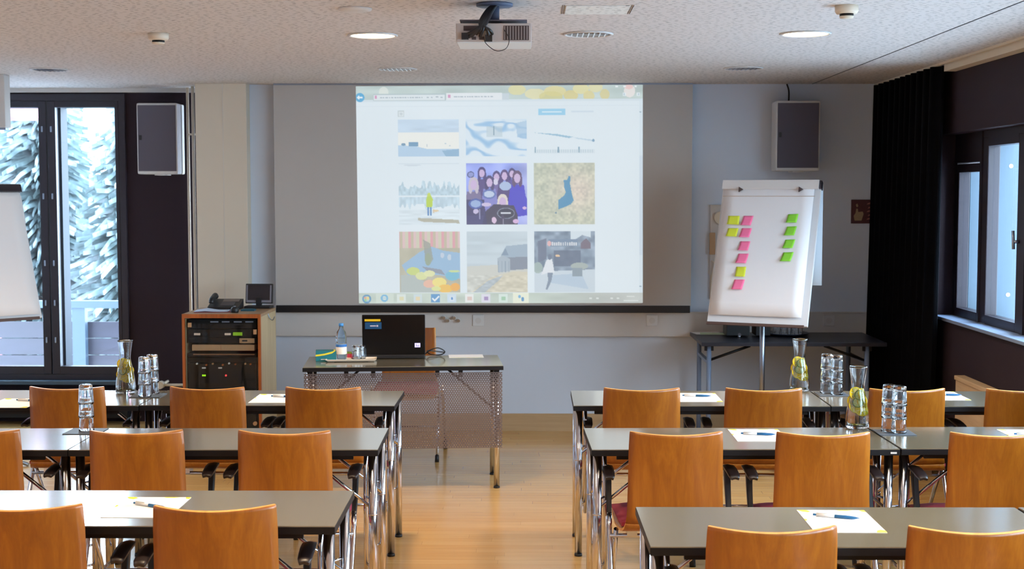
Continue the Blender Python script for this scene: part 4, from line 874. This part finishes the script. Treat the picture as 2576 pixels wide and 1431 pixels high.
for (px, py, wh, wl) in ((310, 991, 'left front row carafe', 'glass carafe of lemon water on the left front row table'), (2015, 986, 'right front row carafe', 'glass carafe with lemon and lime water on the right front row table'), (2163, 1080, 'right middle row carafe', 'larger looking glass carafe with lemon and lime water on the right middle row table')):
    v = P(px, py, Z=.73); v.y += .045
    t = thing('water_carafe', wl, 'carafe', (v.x, v.y, .7305), 0, 'glass water carafes')
    O = [(0, 0), (.045, 0), (.0495, .006), (.05, .03), (.0475, .06), (.042, .095), (.035, .13), (.029, .155), (.0265, .172), (.0275, .19), (.0315, .22), (.037, .256), (.0378, .262)]
    I = [(.0362, .262), (.0355, .256), (.0298, .22), (.0256, .19), (.0246, .172), (.0271, .155), (.0331, .13), (.0401, .095), (.0456, .06), (.048, .03), (.0465, .012), (.03, .009), (0, .009)]
    bm = BM(); lathe(bm, O+I, 36); obj('glass_body', bm, M_glass, t)
    WTR = [(0, .0095), (.03, .0095), (.046, .0125), (.0474, .03), (.045, .06), (.0395, .095), (.0325, .13), (.0265, .155), (.0243, .168), (0, .168)]
    bm = BM(); lathe(bm, WTR, 36); obj('water', bm, M_water, t)
    z0 = .7305
    L5 = [('lemon', -.012, -.012, .145, (1.3, .3, .2)), ('lemon', .008, -.022, .115, (1.4, .2, -.4)), ('lemon', -.016, -.016, .092, (1.2, -.3, .5)), ('lemon', .014, -.006, .135, (1.2, .5, .9)), ('lemon', .012, .012, .10, (1.5, .4, 2.2)), ('lemon', -.008, .014, .12, (1.3, .4, 2.6)), ('lemon', .016, -.02, .08, (1.4, -.3, .2)), ('lemon', -.02, -.01, .115, (1.5, .3, -.5)), ('lemon', .018, -.012, .112, (1.4, .1, .6))]
    if 'left' not in wh: L5 += [('lime', .003, -.030, .140, (1.35, .1, .1)), ('lime', -.006, -.036, .110, (1.42, .1, -.1))]
    else: L5 += [('lime', -.006, -.030, .112, (1.3, .4, -.6))]
    nm = ['topmost', 'middle right', 'low left', 'upper right', 'lower back', 'upper back', 'lowest', 'middle left', 'outer right']
    for i, (kd, x, y, z, rt) in enumerate(L5):
        q = nm[i] if kd == 'lemon' else ('upper' if i == 9 and len(L5) > 10 else ('lower' if i == 10 else 'only'))
        put_slice(kd, v.x+x*.85, v.y+y*.62, z0+z, rt, '%s %s slice in the %s' % (q, kd, wh))

# ------------------------------------------------------------------ sheets and pens
PENP = []
def pen(x, y, z, a, lb):
    if PENP: return dup(PENP[0], (x, y, z), a, lb)
    t = thing('ballpoint_pen', lb, 'pen', (x, y, z), a, 'blue and white pens on the sheets')
    bm = BM(); tube(bm, [(-.005, 0, .0055), (.03, 0, .0055), (.055, 0, .0055), (.065, 0, .0055), (.07, 0, .0055)], [.0052, .0055, .0045, .002, .001], 14); obj('grip', bm, M_blue, t)
    bm = BM(); tube(bm, [(-.06, 0, .0055), (-.005, 0, .0055)], .0052, 14); obj('barrel', bm, M_whitepl, t)
    bm = BM(); box(bm, -.062, -.022, -.0015, .0015, .0108, .0125, bev=.0004); obj('clip', bm, M_whitepl, t)
    bm = BM(); tube(bm, [(-.07, 0, .0055), (-.06, 0, .0055)], .0035, 12); obj('button', bm, M_blue, t)
    PENP.append(t); return t
def sheet(x, y, a, lb, plb, pa=-.25, pdx=0., pdy=.03, w=.21, h=.28, z=.73):
    t = thing('paper_sheet', lb, 'paper', (x, y, z), a, 'white sheets with yellow corner prints')
    bm = BM(); box(bm, -w/2, w/2, -h/2, h/2, .0003, .0012); obj('page', bm, M_paper, t)
    bm = BM(); zz = .0012
    def blob(pts): prism(bm, [(p[0]*w/2, p[1]*h/2, zz) for p in pts], (0, 0, .0002))
    blob([(-1, 1), (-.72, 1), (-.62, .88), (-.72, .78), (-.88, .84)]); blob([(.15, 1), (.25, .93), (.5, .93), (.68, 1)]); blob([(.84, 1), (1, 1), (1, .8), (.88, .86)]); blob([(1, -1), (1, -.82), (.9, -.76), (.78, -.82), (.7, -1)]); blob([(-1, .2), (-.93, .16), (-.93, .05), (-1, .0)])
    obj('printed_flower', bm, M_yell, t)
    if plb:
        q = Matrix.Rotation(a, 3, 'Z') @ Vector((pdx, pdy, 0)); pen(x+q.x, y+q.y, z+.0014, a+pa, plb)
sheet(.932, 4.052, .0, 'white sheet with yellow corners on the right nearest row table', 'blue and white pen on the right nearest row sheet', -.35, -.005, .035)
sheet(.925, 5.51, .0, 'white sheet with yellow corners on the right middle row, left of the nearer carafe', 'blue and white pen on the right middle row sheet near the aisle', -.18, .0, .0)
sheet(2.055, 5.52, .0, 'white sheet at the right edge of the right middle row', 'blue and white pen at the right picture edge, middle row', -.1, -.01, 0)
sheet(.80, 6.54, .0, 'white sheet on the right front row between the two aisle side chairs', 'blue and white pen on the right front row sheet near the aisle', -.12, .0, .02)
sheet(2.0, 6.61, .0, 'white sheet on the right front row near the window side', 'blue and white pen on the right front row sheet near the window', -.1, .03, .0)
sheet(-1.22, 4.2, .0, 'white sheet with yellow corners on the left nearest row table', 'blue and white pen on the left nearest row sheet', -.5, .01, .0)
sheet(-1.245, 6.475, .0, 'white sheet on the left front row in front of the rack', 'blue and white pen on the left front row sheet near the aisle', -.15, .04, .03)
sheet(-2.45, 6.31, .0, 'white sheet on the left front row at the left picture edge', 'blue and white pen at the left picture edge, front row', -.2, .05, .05)
v = P(1172, 897, Z=.73)
t = thing('paper_sheet', 'white sheet lying on the presenter desk right of the laptop', 'paper', (v.x, v.y+.02, .73), DA); bm = BM(); box(bm, -.105, .105, -.07, .08, .0003, .0012); obj('page', bm, M_paper, t)
bm = BM(); box(bm, -.1, .1, -.069, -.063, .0012, .0014); obj('printed_line', bm, M_yell, t)

# ------------------------------------------------------------------ flip charts
def flip(base, th, a, W, L, lb, right=True):
    t = thing('flip_chart', lb, 'flip chart', base, -th, 'flip charts')   # local: x right, y away, z up
    R_ = Matrix.Rotation(-a, 4, 'X')
    def tr(bm): bmesh.ops.transform(bm, matrix=R_, verts=bm.verts)
    bm = BM(); box(bm, -W/2, W/2, .004, .024, 0, L, bev=.003); tr(bm); obj('board', bm, mat('board_white', (214, 214, 216), .4), t)
    bm = BM(); box(bm, -W/2, W/2-.02, -.006, .004, -.012, .006, bev=.001); tr(bm); obj('pen_ledge', bm, mat('ledge_brown', (80, 58, 52), .5), t)
    bm = BM(); g = []
    zt, zb = L-.012, (.05 if right else .02)
    for i in range(12):
        f_ = i/11; z = zt+(zb-zt)*f_; g.append([(-W/2+.015+(W-.055 if right else W-.03)*k/8, -.008-.004*math.sin(f_*3.1)-(.006*f_**6), z) for k in range(9)])
    slab(bm, g, .003); tr(bm); obj('paper_pad', bm, mat('pad_paper', (226, 222, 222), .8), t)
    if right:
        bm = BM(); box(bm, -W/2, W/2-.012, -.022, -.008, L-.055, L+.006, bev=.003); tr(bm); obj('clamp_bar', bm, mat('clamp_white', (214, 208, 204), .5), t)
        bm = BM()
        for x in (-W/2+.125, W/2-.125):
            tube(bm, [(x, -.034, L-.062), (x, -.02, L-.062)], .019, 3, True)
        tr(bm); obj('clamp_knob', bm, mat('knob_dark', (78, 62, 60), .4), t)
        bm = BM(); box(bm, -W/2+.01, W/2-.03, -.0155, -.0125, L-.105, L-.102); tr(bm); obj('pad_fold', bm, mat('fold_line', (190, 165, 145), .8), t)
        bm = BM(); box(bm, W/2-.012, W/2+.004, -.016, .03, L-.05, L+.004, bev=.002); tr(bm); obj('end_cap', bm, M_darkframe, t)
        bm = BM(); g = [[(-W/2+.10+(W-.10)*k/6, L*math.sin(a)+.03+.012*math.sin(k*1.3), z) for k in range(7)] for z in (L*.92, L*.8, L*.6, L*.4, L*.24)]
        slab(bm, g, .0015); obj('flipped_page', bm, mat('page_blue_white', (205, 215, 225), .8), t)
    else:
        bm = BM(); box(bm, -W/2, W/2+.004, -.022, -.004, L-.05, L+.002, bev=.003); tr(bm); obj('clamp_bar', bm, M_darkframe, t)
        bm = BM(); box(bm, -W/2, W/2+.02, .026, .034, L+.0, L+.022); box(bm, W/2-.0, W/2+.014, .026, .034, L-.25, L-.06); tr(bm); obj('rear_paper_holder', bm, M_whitepl, t)
    z0 = base[2]; bm = BM(); tube(bm, [(0, .155, .25), (0, .155, -z0+.09)], .017, 16); obj('pole', bm, M_steel, t)
    bm = BM(); box(bm, -.05, .05, .115, .175, .14, .22); obj('pole_bracket', bm, M_plastic, t)
    for k in range(5):
        an = k*2*pi/5+.3; bm = BM(); tube(bm, [(0, .155, -z0+.09), (.3*math.cos(an), .155+.3*math.sin(an), -z0+.011)], [.018, .011], 10); obj('base_leg', bm, M_steel, t)
    bm = BM(); tube(bm, [(0, .155, -z0+.06), (0, .155, -z0+.13)], .03, 16); obj('hub', bm, M_plastic, t)
    return t
FB = Vector((1.394, 8.43, .905)); FT, FA, FWd, FL = .4266, .369, .64, .9546
flip(FB, FT, FA, FWd, FL, 'white flip chart with coloured sticky notes before the right wall')
flip(Vector((-3.3726, 8.34, .931)), -.7887, .3387, .66, .8916, 'blank white flip chart cut off at the left picture edge', False)
ux = Vector((math.cos(FT), -math.sin(FT), 0)); vx = Vector((math.sin(FA)*math.sin(FT), math.sin(FA)*math.cos(FT), math.cos(FA))); nx = ux.cross(vx).normalized()
if nx.y > 0: nx = -nx
PO = FB+nx*.0155
NOTES = [((1832, 543), (1861, 543), (1830, 566), 'yellow', 'top yellow sticky note, left column of the flip chart'), ((1871, 543), (1896, 543), (1864, 568), 'pink', 'topmost pink sticky note on the flip chart'),
 ((1832, 574), (1858, 574), (1827, 596), 'yellow', 'second yellow sticky note, left column below the top one'), ((1867, 574), (1892, 574), (1860, 598), 'pink', 'second pink sticky note from the top'),
 ((1863, 607), (1888, 607), (1857, 631), 'pink', 'third pink sticky note from the top'), ((1858, 638), (1884, 638), (1851, 663), 'pink', 'fourth pink sticky note, above the low yellow one'),
 ((1853, 671), (1877, 671), (1850, 697), 'yellow', 'lowest yellow sticky note between two pink ones'), ((1848, 703), (1874, 703), (1841, 729), 'pink', 'lowest pink sticky note on the flip chart'),
 ((1983, 539), (2009, 538), (1978, 562), 'green', 'topmost green sticky note in the right column'), ((1980, 570), (2005, 569), (1973, 594), 'green', 'second green sticky note in the right column'),
 ((1976, 603), (2001, 602), (1969, 626), 'green', 'third green sticky note in the right column'), ((1971, 635), (1997, 634), (1963, 659), 'green', 'lowest green sticky note in the right column')]
NC = {'yellow': mat('note_yellow', (205, 208, 50), .8), 'pink': mat('note_pink', (236, 110, 148), .8), 'green': mat('note_green', (130, 196, 50), .8)}
for (a, b, c, col, lb) in NOTES:
    A0, B0, C0 = [Ppl(q[0], q[1], PO, nx) for q in (a, b, c)]
    bm = BM(); g = []
    for i in range(6):
        f_ = i/5; g.append([A0+(B0-A0)*(k/5)+(C0-A0)*f_+nx*(.0012+.016*f_*f_*(1-.5*k/5)) for k in range(6)])
    g2 = [[p-A0 for p in r_] for r_ in g]; slab(bm, g2, .0006)
    o = obj('sticky_note', bm, NC[col]); o.location = A0; tag(o, lb, 'sticky note', 'sticky notes on the flip chart')

# ------------------------------------------------------------------ equipment rack
RY = 8.7; r0 = P(457, 790, Y=RY); r1 = P(655, 790, Y=RY); rw = r1.x-r0.x; rh = r0.z; rd = .52
rk = thing('equipment_rack', 'wooden equipment rack with black audio units and glass door', 'rack', (r0.x, RY, 0))
bm = BM(); box(bm, 0, rw, 0, .02, rh-.026, rh); box(bm, 0, .018, 0, .02, .06, rh-.026); box(bm, rw-.018, rw, 0, .02, .06, rh-.026); box(bm, 0, rw, 0, .02, .03, .06); obj('front_frame', bm, M_rack, rk)
bm = BM(); box(bm, rw-.018, rw, .02, rd, .03, rh-.02); obj('side_panel', bm, M_maple, rk)
bm = BM(); box(bm, 0, .018, .02, rd, .03, rh-.02); obj('side_panel', bm, M_maple, rk)
bm = BM(); box(bm, 0, rw, .02, rd, rh-.02, rh, bev=.001); obj('top_panel', bm, wood('rack_top', [(.3, (150, 118, 84)), (.7, (176, 142, 104))]), rk)
bm = BM(); box(bm, .018, rw-.018, rd-.02, rd, .03, rh-.02); box(bm, .018, rw-.018, .02, rd-.02, .03, .05); obj('back_panel', bm, M_black, rk)
for x in (.05, rw-.05):
    for y in (.06, rd-.06):
        bm = BM(); tube(bm, [(x, y, 0), (x, y, .03)], .022, 14); obj('caster', bm, M_plastic, rk)
def rb(name, m, px0, px1, py0, py1, y0=.03, y1=.06, parent=rk, bev=.001):
    a = P(px0, py0, Y=RY+y0); b = P(px1, py1, Y=RY+y0); bm = BM(); box(bm, a.x-r0.x, b.x-r0.x, y0, y1, b.z, a.z, bev=bev); return obj(name, bm, m, parent)
MU = mat('rack_unit_black', (7, 7, 9), .5, spec=.2)
for i, (y0, y1) in enumerate(((803, 826), (828, 848), (849, 863), (888, 898), (900, 912), (914, 978), (980, 1040), (1042, 1090))): rb('rack_unit', MU, 473, 645, y0, y1, .03+.004*(i % 2), .3)
for x0, x1 in ((529, 549), (558, 577), (588, 608), (617, 637)): rb('indicator_text', mat('rack_print', (120, 125, 140), .5), x0, x1, 808, 811, .026, .03, bev=0)
for x0, x1 in ((488, 503), (565, 580)): rb('display', emat('pale_display', (190, 165, 145), .6), x0, x1, 838, 843, .026, .034, bev=0)
rb('display', M_disp, 586, 609, 836, 844, .026, .034, bev=0)
rb('drawer_unit', M_silverplate, 602, 640, 851, 863, .022, .034)
rb('drawer_label', M_plastic, 609, 622, 855, 859, .020, .022, bev=0)
rb('media_player', M_silverplate, 483, 640, 867, 882, .022, .3)
rb('player_seam', M_rack, 555, 556, 868, 881, .0205, .022, bev=0)
rb('shelf_edge', mat('rack_line', (130, 90, 60), .5), 486, 640, 890, 893, .024, .03, bev=0)
for (px, py, m_) in ((495, 915, M_whitepl), (519, 918, M_rack), (535, 915, M_silverplate), (560, 918, M_rack), (576, 914, M_whitepl), (592, 916, M_rack), (617, 915, M_silverplate), (630, 916, M_rack)):
    v = P(px, py, Y=RY+.02); bm = BM(); tube(bm, [(v.x-r0.x, .018, v.z), (v.x-r0.x, .034, v.z)], .006, 12); obj('dial', bm, m_, rk)
for (x0, x1) in ((508, 517), (549, 558)): rb('fader', M_whitepl, x0, x1, 924, 927, .022, .03, bev=0)
for (x, y, m_) in ((510, 944.5, M_ledg), (515, 944.5, M_ledg), (568, 944.5, M_ledr)): rb('indicator_light', m_, x-1.6, x+1.6, y-1.8, y+1.8, .024, .034, bev=0)
rb('indicator_light', M_ledg, 494, 512, 982, 985, .024, .034, bev=0)
rb('lock', M_silverplate, 472, 481, 812, 823, -.008, .006); rb('door_glass_clip', M_silverplate, 637, 645, 829, 841, -.006, .004)
v = P(642, 1065, Y=RY-.01); bm = BM(); tube(bm, [(v.x-r0.x, -.02, v.z), (v.x-r0.x, .0, v.z)], .013, 16); obj('door_knob', bm, M_silverplate, rk)
bm = BM(); box(bm, .019, rw-.019, .006, .009, .062, rh-.028); obj('glass_door', bm, M_pane, rk)
v = P(688, 802, Y=8.9); bm = BM(); tube(bm, cur([(rw, .25, v.z+.03), (rw+.012, .25, v.z+.0), (rw+.03, .25, v.z-.012), (rw+.045, .25, v.z+.012)], 0), .0035, 8); obj('hook', bm, M_steel, rk)
# on the rack
TR = rh+.0005
def onR(px, py): return P(px, py, Z=TR)
v = onR(540, 786); t = thing('document_pile', 'loose papers and folder on top of the equipment rack', 'papers', (v.x-.02, v.y+.05, TR), .1)
bm = BM(); box(bm, -.12, .13, -.06, .1, 0, .004); obj('folder', bm, mat('folder_red', (120, 60, 70), .6), t)
bm = BM(); g = [[(-.12+.22*k/6, -.055+.14*i/4, .0065+.012*math.exp(-((k-2)/1.1)**2)*(.4+.6*i/4)) for k in range(7)] for i in range(5)]; slab(bm, g, .002); obj('loose_sheet', bm, mat('sheet_blue', (190, 205, 225), .7), t)
v = onR(563, 779); t = thing('desk_telephone', 'black desk telephone with handset on the equipment rack', 'telephone', (v.x, v.y+.07, TR), .0)
bm = BM(); prism(bm, [(-.11, -.07, 0), (-.11, -.07, .018), (-.11, .09, .062), (-.11, .09, 0)], (.21, 0, 0)); obj('phone_base', bm, M_plastic, t)
bm = BM(); tube(bm, cur([(-.085, -.06, .045), (-.085, -.05, .066), (-.085, .0, .078), (-.085, .05, .088), (-.085, .075, .078)], 0), .018, 14); obj('handset', bm, M_plastic, t)
bm = BM(); prism(bm, [(-.03, -.045, .0255), (.06, -.045, .0255), (.06, .02, .0435), (-.03, .02, .0435)], (0, 0, .003)); obj('keypad', bm, mat('keypad_grey', (70, 66, 70), .5), t)
bm = BM(); prism(bm, [(-.03, .03, .0465), (.08, .03, .0465), (.08, .075, .0588), (-.03, .075, .0588)], (0, 0, .002)); obj('display', bm, mat('lcd', (95, 80, 76), .3), t)
v = onR(588, 787); t = thing('computer_mouse', 'small black round device before the telephone on the rack', 'device', (v.x, v.y+.03, TR))
bm = BM(); lathe(bm, [(0, 0), (.024, 0), (.028, .01), (.026, .026), (.018, .036), (0, .04)], 20); obj('body', bm, M_plastic, t)
bm = BM(); tube(bm, [(0, 0, .038), (0, 0, .043)], .008, 12); obj('button', bm, M_steel, t)
v = onR(645, 777); t = thing('touch_monitor', 'small black monitor with grey bezel standing on the rack', 'monitor', (v.x, v.y+.09, TR), -.06)
bm = BM(); box(bm, -.09, .09, -.06, .05, 0, .016, bev=.004); obj('stand_foot', bm, M_plastic, t)
bm = BM(); box(bm, -.018, .018, -.012, .012, .016, .07); obj('stand_neck', bm, M_plastic, t)
bm = BM(); box(bm, -.094, .094, -.01, .012, .03, .165, bev=.004)
mo = obj('monitor_body', bm, M_plastic, t); mo.rotation_euler = (math.radians(-8), 0, 0)
bm = BM()
box(bm, -.088, -.078, -.0115, -.01, .036, .155); box(bm, .076, .086, -.0115, -.01, .036, .155); box(bm, -.078, .076, -.0115, -.01, .036, .052)
obj('bezel', bm, mat('bezel_grey', (120, 116, 125), .4), mo)
bm = BM(); box(bm, -.078, .076, -.0112, -.01, .052, .153); obj('display', bm, mat('dark_display', (32, 28, 34), .25), mo)
v = onR(622, 782); bm = BM(); box(bm, -.03, .06, -.02, .05, 0, .01); box(bm, -.02, .05, -.01, .05, .01, .013); o = obj('note_block', bm, [mat('block_teal', (30, 80, 95), .5)]); o.location = (v.x-.01, v.y+.0, TR); tag(o, 'dark teal note block in front of the small monitor', 'note block')

# ------------------------------------------------------------------ side table at right wall
sx0, sx1, sy0, sy1 = 1.125, 2.355, 8.98, 9.66
st = thing('folding_table', 'dark folding table against the front wall behind the flip chart', 'table', (sx0, sy0, 0)); w = sx1-sx0; d = sy1-sy0
bm = BM(); box(bm, 0, w, 0, d, .705, .73, bev=.002); obj('tabletop', bm, M_navy, st)
for x in (.055, w-.12):
    for y in (.05, d-.1):
        bm = BM(); tube(bm, [(x, y, 0), (x, y, .70)], .016, 14); obj('leg', bm, M_greypaint, st)
    bm = BM(); box(bm, x-.012, x+.012, .05, d-.1, .58, .60); obj('leg_brace', bm, M_greypaint, st)
    s_ = 1 if x < .5 else -1
    bm = BM(); tube(bm, [(x, .08, .60), (x+s_*.28, .08, .70)], .009, 10); obj('folding_brace', bm, M_black, st)
    bm = BM(); box(bm, x-.03, x+.03, .04, .06, .67, .705); obj('hinge', bm, M_black, st)
def onS(px, py): return P(px, py, Z=.73)
v = onS(1862, 850); t = thing('desk_speaker', 'black loudspeaker with shiny foot under the flip chart, left one', 'speaker', (v.x, v.y+.12, .73))
bm = BM(); box(bm, -.09, .07, -.09, .09, .012, .2, bev=.004); obj('cabinet', bm, M_plastic, t)
bm = BM(); lathe(bm, [(0, 0), (.012, 0), (.012, .012), (0, .012)], 12, o=(-.0, -.08, 0)); lathe(bm, [(0, 0), (.012, 0), (.012, .012), (0, .012)], 12, o=(-.0, .07, 0)); tube(bm, [(0, -.092, .02), (0, -.088, .02)], .012, 12); obj('foot', bm, M_chrome, t)
v = onS(1925, 850); t = thing('desk_speaker', 'black loudspeaker behind the flip chart pole, right one', 'speaker', (v.x-.01, v.y+.12, .73))
bm = BM(); box(bm, -.05, .05, -.09, .09, .012, .19, bev=.004); obj('cabinet', bm, M_plastic, t)
bm = BM(); lathe(bm, [(0, 0), (.012, 0), (.012, .012), (0, .012)], 12, o=(.0, -.08, 0)); lathe(bm, [(0, 0), (.012, 0), (.012, .012), (0, .012)], 12, o=(0, .07, 0)); tube(bm, [(.0, -.092, .02), (.0, -.088, .02)], .01, 12); obj('foot', bm, M_chrome, t)
v = onS(1990, 848); t = thing('round_tray', 'oval dark tray of glasses on the dark folding table', 'tray', (v.x, v.y+.13, .73))
bm = BM(); lathe(bm, [(0, .001), (.1, .001), (.145, .014), (.15, .018), (.146, .02), (.1, .006), (0, .006)], 40); obj('dish', bm, mat('tray_metal', (70, 80, 100), .3, metal=.6), t)
for i in range(7):
    a = i*2*pi/6; r_ = .075 if i < 6 else 0; tumbler(v.x+r_*math.cos(a), v.y+.13+r_*math.sin(a), .7365, 'upside down glass on the oval tray of the dark table, '+('front right', 'back right', 'back middle', 'back left', 'front left', 'front middle', 'centre')[i], 'glasses on the dark table tray')
for (px, py, dz, lb, m_, a) in ((1782, 840, 0, 'white document on the left end of the dark folding table', M_paper, .2), (1800, 842, .0015, 'pale green rimmed leaflet on the dark folding table', mat('leaf_green', (190, 205, 170), .7), -.1)):
    v = onS(px, py); o = bxo('leaflet', m_, -.1, .1, -.07, .07, .0002, .0014); o.location = (v.x, v.y+.06, .73+dz); o.rotation_euler = (0, 0, a); tag(o, lb, 'leaflet')

# ------------------------------------------------------------------ daylight, camera
wd = bpy.data.worlds.new('overcast_sky'); sc.world = wd; wd.use_nodes = True; nt = wd.node_tree; bg = nt.nodes['Background']
tc = nt.nodes.new('ShaderNodeTexCoord'); sp = nt.nodes.new('ShaderNodeSeparateXYZ'); nt.links.new(tc.outputs['Generated'], sp.inputs[0])
cr_ = nt.nodes.new('ShaderNodeValToRGB'); cr_.color_ramp.elements[0].position = .45; cr_.color_ramp.elements[0].color = (.74, .88, 1, 1); cr_.color_ramp.elements[1].position = 1; cr_.color_ramp.elements[1].color = (.58, .78, 1, 1)
nt.links.new(math_n(nt, 'ADD', math_n(nt, 'MULTIPLY', sp.outputs['Z'], .5), .5), cr_.inputs[0]); nt.links.new(cr_.outputs[0], bg.inputs['Color']); bg.inputs['Strength'].default_value = 19.0
def portal(loc, rot, sx, sy):
    l = bpy.data.lights.new('window_portal', 'AREA'); l.shape = 'RECTANGLE'; l.size = sx; l.size_y = sy; l.cycles.is_portal = True
    o = bpy.data.objects.new('window_portal', l); C.objects.link(o); o.location = loc; o.rotation_euler = rot
portal((XR+.36, 4.55, 1.52), (0, math.radians(90), 0), 1.13, 7.9)
portal((-3.82, YA+.32, 1.4), (math.radians(-90), 0, 0), 1.56, 2.1)
cam = bpy.data.cameras.new('camera'); co_ = bpy.data.objects.new('camera', cam); C.objects.link(co_); sc.camera = co_
cam.sensor_width = 36; cam.lens = 36*F/2576; cam.clip_start = .05; cam.clip_end = 200
rot = Matrix((RT, UP, -FW)).transposed(); co_.matrix_world = Matrix.Translation(EYE) @ rot.to_4x4()
cam.dof.use_dof = True; cam.dof.focus_distance = 5.6; cam.dof.aperture_fstop = 7.1
sc.view_settings.view_transform = 'Standard'; sc.view_settings.look = 'None'; sc.view_settings.gamma = 1; sc.view_settings.exposure = .36; sc.view_settings.use_curve_mapping = False
sc.cycles.use_denoising = True; sc.cycles.max_bounces = 12; sc.cycles.diffuse_bounces = 5; sc.cycles.glossy_bounces = 5; sc.cycles.transmission_bounces = 12; sc.cycles.transparent_max_bounces = 12; sc.cycles.sample_clamp_indirect = 6.
